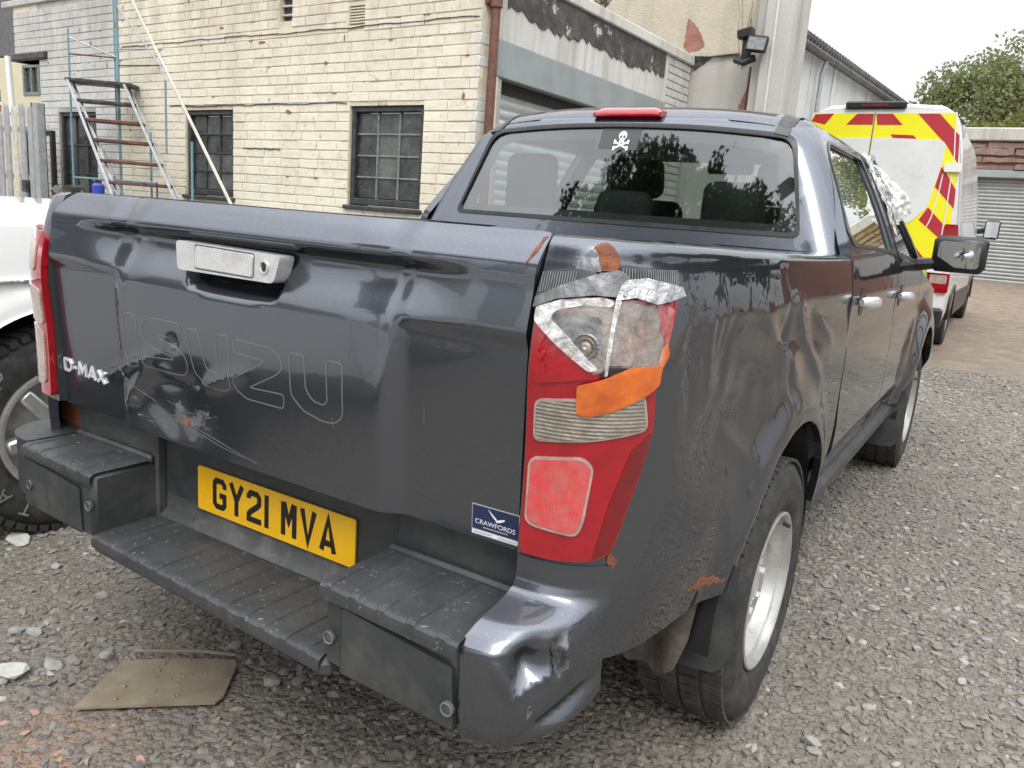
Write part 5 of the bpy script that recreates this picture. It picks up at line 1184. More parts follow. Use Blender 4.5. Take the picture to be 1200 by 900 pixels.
# ---- tail lights
red_out = [(.002, .768), (.001, 1.175), (.03, 1.192), (.10, 1.200), (.252, 1.207), (.225, 1.125), (.20, 1.055), (.206, .995), (.19, .93), (.17, .865), (.147, .785), (.117, .772), (.06, .768)]
LT = panel('tail_light', bed(.016), rp(red_out, .012), res=.012, bres=.008, skirt=.03, mat='red_lens', parent=truck)
def lp(name, poly, off, mat, r=.008, wr=0., sk=.006, f=60, seed=0, res=.010, lab=None):
    o = panel(name, bed(off, True, wr, f, seed), rp(poly, r), res=res, bres=res*.8, skirt=sk, mat=mat, parent=LT)
    if lab: o['label'] = lab
    return o
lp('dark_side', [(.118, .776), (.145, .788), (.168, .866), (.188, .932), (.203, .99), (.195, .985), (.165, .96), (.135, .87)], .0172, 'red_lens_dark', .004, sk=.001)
lp('reverse_lens', [(.016, .965), (.095, .976), (.190, .994), (.178, 1.056), (.09, 1.046), (.016, 1.036)], .0200, 'lens_rim', .014)
lp('reverse_reflector', [(.0195, .968), (.093, .979), (.185, .997), (.174, 1.053), (.09, 1.043), (.0195, 1.033)], .0215, 'clear_lens', .012, .0008, .002, 160, 2, .006)
lp('fog_rim', [(.010, .822), (.092, .814), (.100, .838), (.108, .935), (.092, .950), (.010, .938)], .0200, 'lens_rim', .018)
lp('fog_reflector', [(.0145, .827), (.088, .819), (.096, .840), (.104, .932), (.090, .946), (.0145, .934)], .0218, 'fog_lens', .014, .0007, .002, 140, 3, .006)
lp('upper_red_lens', [(.012, 1.060), (.096, 1.078), (.100, 1.088), (.012, 1.152)], .0195, 'red_lens', .012, .0006, .004, 120, 5)
lp('red_corner', [(.205, 1.150), (.222, 1.125), (.250, 1.203), (.195, 1.203)], .0185, 'red_lens', .006, .001, .002, 60, 4)
lp('bulb_housing', [(.006, 1.158), (.10, 1.088), (.205, 1.078), (.224, 1.130), (.236, 1.185), (.13, 1.20), (.03, 1.19), (.004, 1.176)], .0175, 'broken_lens', .006, .0012, .002, 50, 7, .008, 'broken open upper section')
lp('bulb_reflector', [(.018, 1.168), (.060, 1.178), (.105, 1.172), (.110, 1.12), (.098, 1.108), (.075, 1.110), (.055, 1.128)], .0186, 'paint_scr', .01, .0012, .001, 70, 9, .008)
for r0, r1, mt in ((.021, .017, 'clear_lens'), (.014, .0108, 'clear_lens'), (.008, .0001, 'lens_rim')):
    p = bed_base(.086, 1.128, .022); b = MB(); b.lathe([(0, r0), (.004, (r0+r1)/2), (.001, r1)], 24, lambda q: (p[0]+q[1]*.94-.0*q[0], p[1]+.30*q[1]-q[0], p[2]+q[2])); b.build('bulb_ring', mt, LT)
lp('gap_in_lens', [(.105, 1.080), (.155, 1.100), (.118, 1.101)], .0200, 'trim', .002, sk=.001)
lp('orange_tape', [(.078, 1.066), (.108, 1.078), (.150, 1.099), (.205, 1.101), (.201, 1.070), (.185, 1.058), (.160, 1.045), (.125, 1.028), (.092, 1.018), (.079, 1.022)], .0255, 'orange', .004, .0030, .003, 46, 11, .005)
lp('orange_tape', [(.203, 1.088), (.222, 1.115), (.218, 1.135), (.206, 1.128), (.199, 1.105)], .0225, 'orange', .003, .001, .001, 60, 12, .006)
lp('clear_tape', [(.004, 1.155), (.004, 1.180), (.075, 1.203), (.125, 1.198), (.115, 1.10), (.100, 1.085), (.078, 1.103)], .0245, 'clear_film_thin', .003, .0026, 0, 42, 13, .006)
lp('clear_tape', [(.122, 1.197), (.19, 1.207), (.235, 1.185), (.205, 1.098), (.108, 1.098)], .0238, 'clear_film_thin', .003, .0024, 0, 48, 14, .006)
lp('tape_fold', [(.120, 1.205), (.128, 1.200), (.121, 1.15), (.116, 1.085), (.112, 1.085), (.115, 1.15)], .0275, 'white_crease', .002, .002, 0, 90, 15, .006)
lp('tape_fold', [(.003, 1.160), (.004, 1.180), (.040, 1.195), (.100, 1.204), (.118, 1.200), (.116, 1.190), (.075, 1.190), (.036, 1.178), (.030, 1.166), (.062, 1.140), (.104, 1.094), (.092, 1.090), (.050, 1.122)], .0268, 'white_crease', .004, .0022, 0, 70, 16, .005)
lp('torn_tape', [(.135, 1.232), (.17, 1.236), (.255, 1.222), (.262, 1.208), (.238, 1.204), (.19, 1.196), (.150, 1.206), (.120, 1.200), (.128, 1.225)], .0270, 'foil', .002, .003, .002, 80, 17, .005)
lp('duct_tape', [(-.004, 1.178), (.035, 1.196), (.088, 1.206), (.140, 1.205), (.138, 1.238), (.122, 1.246), (.090, 1.238), (.048, 1.222), (-.002, 1.196)], .0262, 'duct', .003, .0034, .002, 62, 18, .005)
lp('bracket_strip', [(-.004, 1.194), (.060, 1.216), (.090, 1.240), (.045, 1.244), (.0, 1.234)], .0205, 'plastic', .004, sk=.01)
lp('vent_strip', [(.128, 1.222), (.262, 1.216), (.268, 1.246), (.130, 1.254)], .0100, 'plastic', .004, sk=.01)
b = MB()
for k in range(24):
    s_ = .134+k*.0055; p0, p1 = bed_base(s_, 1.224, .012), bed_base(s_, 1.248, .012); b.tube([p0, p1], .0011, 4)
o = b.build('strip_ribs', 'bar_grey', LT); o['kind'] = 'stuff'; b = MB()
for k in range(14):
    s_ = .002+k*.0042; p0, p1 = bed_base(s_, 1.202+k*.0012, .022), bed_base(s_, 1.234+k*.0004, .022); b.tube([p0, p1], .0009, 4)
o = b.build('strip_ribs', 'bar_grey', LT); o['kind'] = 'stuff'
def rust_blister(): # exposed filler and rust above the lamp
    pts = [(.050, 1.241), (.060, 1.260), (.080, 1.281), (.100, 1.291), (.120, 1.279), (.133, 1.254), (.126, 1.242)]
    o = panel('rust_blister', bed(.007, True, .002, 70, 20), rp(pts, .012), res=.007, skirt=.006, mat='rust', parent=truck)
    panel('duct_tape', bed(.0095, True, .002, 60, 21), rp([(.049, 1.240), (.060, 1.260), (.076, 1.277), (.087, 1.268), (.090, 1.254), (.098, 1.240)], .006), res=.007, skirt=.002, mat='duct', parent=o)
rust_blister()
blob('rust_patch', [(.47, .610), (.53, .612), (.59, .598), (.65, .575), (.64, .566), (.57, .582), (.51, .590)], 'rust', bed(.0012), parent=truck, seed=7, jit=.006)
blob('rust_patch', [(.148, .782), (.160, .776), (.170, .762), (.160, .748), (.150, .765)], 'rust', bed(.0022), parent=truck, seed=9, jit=.003)
b = MB(); R = random.Random(5)
for k in range(10):
    s0, v0 = R.uniform(.30, 1.2), R.uniform(.6, 1.0); l = R.uniform(.01, .03); b.tube([bed_base(s0, v0, .0002), bed_base(s0+l, v0-l*.6, .0002)], .0004, 4)
o = b.build('side_scratches', 'letter_edge', truck, 0); o['kind'] = 'stuff'
L2 = panel('tail_light', bed(.016, False), rp(red_out, .012), res=.02, skirt=.03, mat='red_lens', parent=truck, mirror=True)
panel('reverse_lens', bed(.020, False), rp([(.012, .955), (.10, .965), (.190, .985), (.178, 1.066), (.09, 1.056), (.012, 1.046)], .012), res=.02, skirt=.006, mat='lens_rim', parent=L2, mirror=True)
panel('fog_reflector', bed(.020, False), rp([(.018, .800), (.10, .79), (.15, .85), (.155, .945), (.092, .950), (.018, .938)], .018), res=.02, skirt=.006, mat='lens_rim', parent=L2, mirror=True)
panel('bulb_housing', bed(.019, False), rp([(.03, 1.09), (.15, 1.09), (.21, 1.15), (.10, 1.175), (.03, 1.165)], .018), res=.02, skirt=.004, mat='lens_rim', parent=L2, mirror=True)
# ---- bed interior
b = MB(); b.box((-.70, .06, .78), (.70, 1.56, .80)); b.box((-.835, .09, .78), (-.70, 1.60, 1.266)); b.box((.70, .09, .78), (.835, 1.60, 1.262)); b.box((-.70, 1.56, .5), (.70, 1.595, 1.16)); b.build('load_bed', 'plastic', truck, 0)
# ---- cab: doors and fenders
FY, FZ, FR = 4.15, .385, .47
def side_fn(off=0., flare=True):
    def f(y, z):
        y = np.asarray(y, float); z = np.asarray(z, float); x = SXz(z)
        if flare: R = np.hypot(y-FY, z-FZ); x = x+.048*np.exp(-((R-FR-.03)/.11)**2)*sst(1.12, .95, z)
        x = x-.008*sst(1.13, 1.07, z)*sst(.95, 1.03, z)*sst(1.6, 1.7, y)-.020*sst(.62, .54, z)
        x = x-.10*sst(4.5, 5.1, y)**2
        return np.stack([x+off, y, z], -1)
    return f
rd = [(1.668, 1.30, .02), (1.662, .82, .1), (1.74, .60, .06), (1.86, .475, .02), (2.742, .470), (2.765, 1.25), (2.80, 1.690, .01), (2.02, 1.692, .05), (1.86, 1.60, .1)]
rdw = [(1.80, 1.308, .02), (1.735, 1.352, .02), (1.925, 1.612, .05), (2.03, 1.652, .03), (2.70, 1.656, .01), (2.675, 1.285, .01)]
fd = [(2.752, .470), (3.74, .470), (3.72, .95), (3.70, 1.20, .03), (3.10, 1.690, .08), (2.812, 1.692), (2.776, 1.25)]
fdw = [(2.83, 1.280, .01), (2.86, 1.656, .01), (3.06, 1.652, .06), (3.56, 1.235, .02)]
for s in (1, -1):
    mir = s < 0; kw = dict(parent=truck, mirror=mir, skirt=.03)
    d1 = panel('rear_door', side_fn(), rp(rd, .01, 6), [rp(rdw, .02, 5)], res=.03, bres=.018, **kw)
    d2 = panel('front_door', side_fn(), rp(fd, .01, 6), [rp(fdw, .02, 5)], res=.03, bres=.018, **kw)
    panel('window_glass', side_fn(-.012), rp(rdw, .02, 5), res=.12, bres=.05, skirt=0, mat='side_glass', parent=d1, mirror=mir)
    # black surrounds of the windows
    def inset(p, k): c_ = np.mean([q[:2] for q in p], 0); return [(q[0]+(q[0]-c_[0])*k, q[1]+(q[1]-c_[1])*k, q[2]) for q in p]
    panel('window_seal', side_fn(.003), rp(inset(rdw, .06), .02, 5), [rp(inset(rdw, -.01), .02, 5)], res=.03, skirt=.008, mat='trim', parent=d1, mirror=mir)
    panel('window_seal', side_fn(.003), rp(inset(fdw, .06), .02, 5), [rp(inset(fdw, -.01), .02, 5)], res=.03, skirt=.008, mat='trim', parent=d2, mirror=mir)
    if s < 0: panel('window_glass', side_fn(-.012), rp(fdw, .02, 5), res=.12, bres=.05, skirt=0, mat='side_glass', parent=d2, mirror=True)
    else: panel('window_glass', side_fn(-.014), [(2.83, 1.28), (2.845, 1.42), (2.93, 1.46), (3.05, 1.45), (3.22, 1.38), (3.40, 1.29), (3.54, 1.24)], res=.12, bres=.05, skirt=0, mat='side_glass', parent=d2)
    panel('wing', side_fn(), arch_pts(yz_on(FR, .46, FY, FZ, -1), .46, yz_on(FR, .46, FY, FZ, 1), .46, FR, FY, FZ)+[(5.0, .46), (5.0, .92), (4.85, 1.02), (3.86, 1.16), (3.715, 1.20), (3.755, .46)], res=.03, bres=.02, **kw)
    for (dd, y0, z0) in ((d1, 1.76, 1.118), (d2, 2.80, 1.092)):
        b = MB(); X = float(side_fn()(y0, z0)[0]); n = 11; vs = []
        ys = np.linspace(0, .205, n)
        pts = [(s*(X+.012+.028*math.sin(PI*min(1, max(0, (t/.205))))**.45), y0+t, z0-.006*t/.2) for t in ys]
        b.tube(pts, [.012]+[.019]*(n-2)+[.012], 10); b.v = [(p[0], p[1], z0+(p[2]-z0)*1.1) for p in b.v]; b.build('handle', 'silver', dd)
        panel('handle_recess', side_fn(.0015), [(y0+.10+.055*math.cos(a), z0-.004+.048*math.sin(a)) for a in np.linspace(0, 2*PI, 20)[:-1]], res=.03, skirt=0, mat='trim', parent=dd, mirror=mir)
    b = MB(); b.box((s*.80, 1.62, .40), (s*.885, 3.70, .475), .02); b.build('sill', 'plastic', truck)
    b = MB(); b.arc([(s*.90, .455), (s*.70, .455), (s*.55, .44), (s*.55, .3)], lambda p: (p[0], ARC+p[1], AZ+p[2])); b.build('wheel_arch_liner', 'trim', truck)
    b = MB(); b.arc([(s*.91, .475), (s*.70, .475), (s*.55, .46), (s*.55, .3)], lambda p: (p[0], FY+p[1], FZ+p[2])); b.build('wheel_arch_liner', 'trim', truck)
    # mirrors
    mx, my, mz = s*1.075, 3.52, 1.285
    b = MB(); b.tube([(s*.885, 3.53, 1.22), (s*.98, 3.52, 1.235)], [.035, .028], 8); arm = b.build('wing_mirror', 'trim', truck)
    b = MB(); b.box((mx-.120, my-.035, mz-.090), (mx+.120, my+.11, mz+.090), .024); mh = b.build('mirror_housing', 'trim', arm, 50)
    ax = (Vector((1, .10*s, 0)), Vector((-.10*s, 1, .05)), Vector((0, -.05, 1)))
    b = MB(); b.prism(rp([(-.094, -.062), (.094, -.066), (.090, .060), (-.094, .064)], .026, 6), lambda u, v, h: (mx+u, my-.037-h-.03*u*s-.05*v, mz+v), 0, .0015); b.build('mirror_glass', 'mirror', mh, 0)
# crumpled clear sheet stuffed in the broken front window
def sheet():
    def f(y, z):
        k = sst(1.70, 1.56, z); n = wav(y, z, 26, 31, True); n2 = wav(y, z, 60, 32, True)
        p = side_fn(.0)(y, z); p[..., 0] += .012+.075*np.exp(-((np.asarray(y)-3.12)/.16)**2-((np.asarray(z)-1.53)/.09)**2)*(1+.3*n)+.016*n+.009*n2; p[..., 1] += .02*n2; return p
    o = panel('plastic_sheet', f, [(2.80, 1.69), (2.86, 1.48), (2.83, 1.36), (2.93, 1.35), (3.02, 1.43), (3.16, 1.45), (3.30, 1.44), (3.33, 1.50), (3.22, 1.62), (3.09, 1.705), (2.95, 1.71)], res=.014, skirt=0, mat='plastic_sheet', parent=truck)
    for seed in (41, 42):
        def g(y, z, seed=seed):
            p = f(y, z); n = wav(y, z, 40, seed, True); p[..., 0] += .012+.02*n; return p
        panel('plastic_sheet', g, [(2.98, 1.66), (2.92, 1.50), (2.97, 1.40), (3.14, 1.46), (3.27, 1.47), (3.22, 1.58), (3.10, 1.67)], res=.012, skirt=0, mat='plastic_sheet', parent=truck)
sheet()
# ---- cab back, roof
CYB = lambda z: 1.608+.36*(z-1.27)
def cab_fn(off=0.):
    def f(q, z):
        q = np.asarray(q, float); z = np.asarray(z, float); W = SXz(z); r = .125-.02*sst(1.3, 1.65, z); a_q = np.abs(q); L = W-r
        t = np.clip((a_q-L)/r, 0, PI/2); st = np.clip(a_q-L-r*PI/2, 0, 9); bow = .035*(np.minimum(a_q, L)/.75)**2
        over = np.clip(z-(1.676-.055*(np.minimum(a_q, .7)/.66)**3), 0, 1); bow = bow+22*over**2
        x = np.where(a_q < L, a_q, L+r*np.sin(t)); y = CYB(z)+bow+r*(1-np.cos(t))+st
        nx, ny = np.sin(t), -np.cos(t); x = x+nx*off; y = y+ny*off*.95
        return np.stack([x*np.sign(q), y, z+off*.3*np.cos(t)], -1)
    return f
def qs(y, z): # the arc parameter that reaches depth y on the side at height z
    r = .125-.02*float(sst(1.3, 1.65, z)); L = float(SXz(z))-r; bow = .035*(min(L, 9)/.75)**2; return L+r*PI/2+max(0, y-(float(CYB(z))+bow+r))
Rr = [(qs(1.655, 1.19), 1.19), (qs(1.657, 1.30), 1.30), (qs(1.72, 1.42), 1.42), (qs(1.81, 1.54), 1.54), (qs(1.90, 1.63), 1.63), (qs(1.985, 1.684), 1.684)]
topz = [(q, 1.712-.055*(abs(q)/.66)**3) for q in (.60, .45, .3, .15, 0, -.15, -.3, -.45, -.60)]
gw = [(-.672, 1.318, .03), (.712, 1.318, .035), (.628, 1.640, .05), (.3, 1.668, .3), (-.0, 1.674, .3), (-.3, 1.668, .3), (-.585, 1.645, .06)]
topx = [(q, z+.014) for q, z in topz]; side_top = [(qs(1.93, 1.69), 1.698), (.72, 1.700), (.66, 1.694)]
cab_out = Rr+side_top+topx+[(-q, z) for q, z in side_top[::-1]]+[(-q, z) for q, z in Rr[::-1]]
cab = panel('cab_back', cab_fn(), cab_out, [rp(gw, .04, 8)], res=.028, bres=.018, skirt=.03, parent=truck)
rw = panel('rear_window', cab_fn(-.006), rp(gw, .04, 8), res=.06, bres=.03, skirt=.0, mat='rear_glass', parent=truck)
gwi = [(-.60, 1.352, .03), (.645, 1.352, .04), (.585, 1.590, .03), (.44, 1.610, .01), (.10, 1.622, .01), (.088, 1.585, .01), (-.10, 1.585, .01), (-.105, 1.624, .01), (-.46, 1.615, .02), (-.535, 1.590, .04)]
panel('black_border', cab_fn(-.009), rp([(a*1.0, c_, r) for a, c_, r in gw], .04, 8), [rp(gwi, .02, 5)], res=.05, skirt=.0, mat='dark_film', parent=rw)
def gring(k, off, w): return None
sealo = [(a*1.012+(.0), c_+(.010 if c_ > 1.5 else -.009), r) for a, c_, r in gw]
panel('window_seal', cab_fn(.0035), rp(sealo, .04, 8), [rp([(a*.992, c_-(.006 if c_ > 1.5 else -.006), r) for a, c_, r in gw], .04, 8)], res=.03, skirt=.008, mat='trim', parent=rw)
fnG = lambda u, v, h: tuple(cab_fn(-.006+h)(u, v))
b = MB(); b.prism(rp([(-.086, 1.588), (.074, 1.584), (.078, 1.664), (-.084, 1.668)], .003), fnG, .0005, .0012); skl = b.build('window_sticker', 'dark_film', rw, 0)
SKX, SKZ = .006, 1.626
b = MB(); b.prism([(SKX+.017*math.cos(a)*(1.0 if math.sin(a) > -.3 else .78), SKZ+.010+.019*math.sin(a)) for a in np.linspace(0, 2*PI, 26)[:-1]], fnG, .0012, .0017)
b.prism(rp([(SKX-.0095, SKZ-.016), (SKX+.0095, SKZ-.016), (SKX+.0105, SKZ-.004), (SKX-.0105, SKZ-.004)], .003), fnG, .0012, .00165); b.build('skull', 'white_print', skl, 0)
b = MB()
for dx in (-.0068, .0068): b.prism([(SKX+dx+.0048*math.cos(a), SKZ+.007+.0054*math.sin(a)) for a in np.linspace(0, 2*PI, 12)[:-1]], fnG, .0017, .0021)
b.prism([(SKX, SKZ+.001), (SKX-.0025, SKZ-.004), (SKX+.0025, SKZ-.004)], fnG, .0017, .0021)
for dx in (-.0045, 0, .0045): b.prism([(SKX+dx-.0005, SKZ-.015), (SKX+dx+.0005, SKZ-.015), (SKX+dx+.0005, SKZ-.009), (SKX+dx-.0005, SKZ-.009)], fnG, .0017, .0021)
b.build('skull_holes', 'dark_film', skl, 0)
b = MB()
for i, (p, q) in enumerate((((-.026, -.036), (.026, -.012)), ((-.026, -.012), (.026, -.036)))):
    b.strokes([[(SKX+p[0], SKZ+p[1]), (SKX+q[0], SKZ+q[1])]], .0068, fnG, .0012, .0015+i*.0002)
    for e, d in ((p, -1), (q, 1)):
        for k in (-1, 1):
            cx, cz = SKX+e[0]+d*.001, SKZ+e[1]+k*.0038; b.prism([(cx+.0048*math.cos(a), cz+.0048*math.sin(a)) for a in np.linspace(0, 2*PI, 10)[:-1]], fnG, .0012, .00185+i*.0002+(k > 0)*.0001)
b.build('crossbones', 'white_print', skl, 0)
def YRE(x): k = (np.abs(x)/.66)**3; return 13*np.clip(np.abs(x)-.56, 0, .1)**2+1.608+.36*(.442-.055*k)+.0285+.035*(np.minimum(np.abs(x), .6)/.75)**2+.002
def roof_z(x, y):
    x = np.asarray(x, float); y = np.asarray(y, float)
    return 1.764-.052*(np.abs(x)/.66)**3-.026*sst(.61, .68, np.abs(x))-.052*np.clip((YRE(x)+.13-y)/.13, 0, 1.1)**2-.05*np.clip((y-2.7)/.5, 0, 1.2)**2-.012*np.exp(-((np.abs(x)-.575)/.012)**2)
roof_fn = lambda off=0.: (lambda x, y: np.stack([np.asarray(x, float), np.asarray(y, float), roof_z(x, y)+off], -1))
re = [(q, float(cab_fn()(q, z)[1])+.002) for q, z in topz]
roof = panel('roof', roof_fn(), [(.668, 2.0), (.655, 3.06), (.5, 3.14), (0, 3.17), (-.5, 3.14), (-.655, 3.06), (-.668, 2.0), (-.655, 1.93)]+[(x, y) for x, y in re[::-1]]+[(.655, 1.93)], res=.03, bres=.02, skirt=.02, parent=truck)
b = MB(); b.box((-.60, 1.86, 1.655), (.60, 3.1, 1.675), .01); b.build('headliner', 'headliner', truck)
for s in (1, -1):
    tz = lambda q: 1.712-.055*(abs(q)/.66)**3
    st_ = panel('roof_joint_strip', roof_fn(.005), [(.556, float(YRE(.556))-.002), (.604, float(YRE(.604))-.002), (.604, 3.05), (.556, 3.05)], res=.03, bres=.012, skirt=.006, mat='plastic', parent=roof, mirror=s < 0)
    panel('strip_end', cab_fn(.005), [(.556, tz(.556)+.002), (.604, tz(.604)+.002), (.607, tz(.604)-.028), (.560, tz(.556)-.028)], res=.01, skirt=.006, mat='plastic', parent=roof, mirror=s < 0)
b = MB(); X = np.linspace(-.138, .138, 24); vs = []
for x in X:
    k = min(1., 3.2*(1-abs(x)/.138)+.25); y0 = float(cab_fn()(x, 1.70)[1])
    for dy, dz in ((.075, .016), (.03, .019), (.008, .014), (-.012, -.004), (-.014, -.018), (.0, -.022)): vs.append((x, y0+dy-.0, 1.727+dz*k if dz > 0 else 1.727+dz))
b.add(vs, [(i*6+j, i*6+j+1, (i+1)*6+j+1, (i+1)*6+j) for i in range(23) for j in range(5)]+[tuple(range(6)), tuple(23*6+j for j in range(6))[::-1]]); b.build('high_level_brake_light', 'red_lens', truck, 50)
# A pillars, windscreen, bonnet, nose
b = MB()
for s in (1, -1): b.tube([(s*.655, 3.06, 1.69), (s*.74, 3.42, 1.47), (s*.84, 3.78, 1.20)], [.030, .034, .04], 8)
b.build('windscreen_pillar', 'paint', truck)
def ws(u, v): x = np.asarray(u, float); t = np.asarray(v, float); return np.stack([x*(.63+.19*t), 3.15+.70*t-.05*(x*x)*(1-t*.3), 1.70-.52*t], -1)
panel('windscreen', ws, [(-1, 0), (1, 0), (1, 1), (-1, 1)], res=.2, bres=.1, skirt=0, mat='side_glass', parent=truck)
def hood(u, v): x = np.asarray(u, float); y = np.asarray(v, float); return np.stack([x, y, 1.185-.045*(np.abs(x)/.8)**3-.10*((y-3.8)/1.2)**2], -1)
panel('bonnet', hood, [(-.80, 3.86), (.80, 3.86), (.76, 5.0), (-.76, 5.0)], res=.06, skirt=.03, parent=truck)
b = MB(); b.box((-.86, 4.96, .45), (.86, 5.16, .72), .05); b.box((-.62, 4.96, .74), (.62, 5.08, 1.04), .03); b.build('front_bumper', 'plastic', truck)
for s in (1, -1): b = MB(); b.box((s*.64, 4.94, .80), (s*.83, 5.07, .98), .03); b.build('headlight', 'lens_rim', truck)
b = MB(); b.box((-.80, 1.64, .42), (.80, 3.7, .50)); b.box((-.80, 3.70, .45), (.80, 3.74, 1.15)); b.box((-.83, 1.62, .5), (.83, 1.65, 1.27)); b.box((-.35, .1, .50), (-.27, 4.9, .60)); b.box((.27, .1, .50), (.35, 4.9, .60)); b.box((-.75, 4.0, .45), (.75, 4.9, 1.0)); b.build('underbody', 'trim', truck, 0)
b = MB(); b.tube([(-.72, ARC, .375), (.72, ARC, .375)], .05, 10); b.tube([(-.14, ARC, .375), (.14, ARC, .375)], .13, 12); b.build('rear_axle', 'scrap', truck)
# seats
def seat(x, y, w, name='front_seat', hr=True):
    t = MB(); t.box((x-w/2, y-.05, .78), (x+w/2, y+.48, .95), .06); st = t.build(name, 'seat', truck, 50)
    b = MB(); ax = (Vector((1, 0, 0)), Vector((0, .96, -.26)), Vector((0, .26, .96))); ax = (ax[0], Vector((0, .96, .24)), Vector((0, -.24, .96))); b.rbox((x, y-.07, 1.17), ax, (w*.96, .13, .56), .06); b.build('backrest', 'seat', st, 50)
    if hr:
        b = MB(); b.rbox((x, y-.15, 1.545), ax, (.27, .11, .20), .05); h = b.build('headrest', 'seat', st, 50)
        for dx in (-.06, .06): b = MB(); b.tube([(x+dx, y-.135, 1.40), (x+dx, y-.15, 1.50)], .007, 6); b.build('headrest_post', 'chrome', h)
for x in (-.37, .37): seat(x, 2.92, .50)
rb = MB(); rb.box((-.66, 1.82, .78), (.66, 2.30, .94), .05); st = rb.build('rear_bench', 'seat', truck, 50)
b = MB(); b.rbox((0, 1.80, 1.12), (Vector((1, 0, 0)), Vector((0, .97, .22)), Vector((0, -.22, .97))), (1.30, .12, .46), .055); b.build('backrest', 'seat', st, 50)
for x, zh in ((-.43, 1.57), (.0, 1.44), (.43, 1.49)): b = MB(); b.rbox((x, 1.83, (1.30+zh)/2), ((1, 0, 0), (0, 1, 0), (0, 0, 1)), (.23, .09, zh-1.30), .07, 5); b.build('headrest', 'seat', st, 50)
b = MB(); b.box((-.74, 3.42, .95), (.74, 3.80, 1.19), .06); b.build('dashboard', 'interior', truck, 50)
b = MB(); b.lathe([(0.0, .185)]*1+[(.014*math.cos(a), .185+.014*math.sin(a)) for a in np.linspace(0, 2*PI, 9)], 30, lambda p: (.37+p[1], 3.30+p[0]+.35*p[2], 1.10+p[2]*.92)); sw_ = b.build('steering_wheel', 'trim', truck)
b = MB(); b.tube([(.37, 3.30, 1.10), (.37, 3.5, 1.02)], .05, 8); b.box((.20, 3.29, 1.085), (.54, 3.32, 1.115), .01); b.build('hub', 'trim', sw_)
b = MB(); b.box((-.12, 3.06, 1.60), (.12, 3.09, 1.66), .012); b.build('interior_mirror', 'trim', truck)
# ---- wheels and flaps
def truck_wheel(x, y, s, tread=True, rad=.372):
    W = .245; z = rad-.004; P = lambda p: (p[0], y+p[1], z+p[2]); r = rad; X = lambda d: x-s*d
    prof = [(X(W-.012), .22), (X(W), .285), (X(W-.004), r-.042), (X(W-.026), r-.012), (X(W-.05), r-.009), (X(.05), r-.009), (X(.026), r-.012), (X(.006), r-.040), (X(.0), .310), (X(-.002), .300), (X(.001), .290), (X(-.001), .265), (X(.004), .238), (X(.014), .222), (X(.02), .216)]
    b = MB(); b.lathe(prof, 72, P); ty = b.build('tyre', 'rubber', None, 50)
    root = thing('wheel', '', '', (0, 0, 0)); root.parent = truck; del root['label']; del root['category']; ty.parent = root
    # tread blocks: four ribs cut by sipes
    tb = MB(); n = 66
    for k in range(n):
        for j, (a0, a1, sh) in enumerate(((.012, .062, 0), (.070, .118, .5), (.127, .175, .25), (.183, .233, .75))):
            t0 = 2*PI*(k+sh)/n; t1 = t0+2*PI/n*.82; r1 = r-(.006 if j in (0, 3) else 0); vs = []
            for rr in (r-.014, r1):
                for aa, da in ((a0, 0), (a1, .35*(2*PI/n)*(1 if j % 2 else -1)*.5)):
                    for tt in (t0, t1): vs.append(P((X(aa), rr*math.cos(tt+da), rr*math.sin(tt+da))))
            tb.add(vs, [(0, 1, 3, 2), (4, 6, 7, 5), (0, 4, 5, 1), (2, 3, 7, 6), (0, 2, 6, 4), (1, 5, 7, 3)])
    o = tb.build('tread_blocks', 'tread', root, 0); o['kind'] = 'stuff'
    b = MB(); b.lathe([(X(.016), .2185), (X(.006), .2185), (X(.004), .213), (X(.008), .206), (X(.022), .200), (X(.030), .190), (X(.075), .185), (X(.095), .178), (X(.098), .165), (X(.070), .150), (X(.052), .132), (X(.050), .110), (X(.060), .085), (X(.066), .060), (X(.050), .056), (X(.046), .045), (X(.046), .0005)], 64, P); rm = b.build('rim', 'steel_rim', root, 40)
    b = MB()
    for k in range(6):
        a = 2*PI*k/6+.3; b.tube([P((X(.064), .070*math.cos(a), .070*math.sin(a))), P((X(.040), .070*math.cos(a), .070*math.sin(a)))], .010, 6)
    o = b.build('wheel_nuts', 'chrome', rm); o['kind'] = 'stuff'
    b = MB(); b.tube([P((X(.02), .12, .155)), P((X(.0), .118, .15))], .006, 6); b.build('valve', 'trim', rm)
for s in (1, -1):
    truck_wheel(s*.925, ARC, s); truck_wheel(s*.935, FY, s)
def flap(x0, x1, y, z0, z1, lean=.03, torn=False):
    def f(u, v):
        u = np.asarray(u, float); v = np.asarray(v, float); return np.stack([u, y-.10*(z1-v)*0+lean*(z1-v)/(z1-z0)-.02*np.sin((u-x0)/(x1-x0)*3.1), v], -1)
    poly = [(x0, z1), (x0+.01, z0+.035), (x0+.05, z0), (x1-.03, z0+.01), (x1-.005, z0+.06), (x1, z1-.05), (x1-.01, z1+.04)]
    return panel('mud_flap', f, rp(poly, .015), res=.03, skirt=.005, mat='plastic', parent=truck, back=True)
fl_ = flap(.74, .94, .60, .30, .56); flap(-.94, -.74, .60, .30, .56); flap(.72, .945, FY-.47, .20, .50); flap(-.945, -.72, FY-.47, .20, .50)
panel('torn_liner', lambda u, v: np.stack([np.asarray(u, float), .555-.02*np.sin(np.asarray(u)*40), np.asarray(v, float)], -1), rp([(.64, .56), (.67, .38), (.71, .295), (.75, .30), (.79, .285), (.835, .33), (.855, .40), (.87, .56)], .008), res=.02, skirt=.004, mat='torn', parent=truck, back=True)
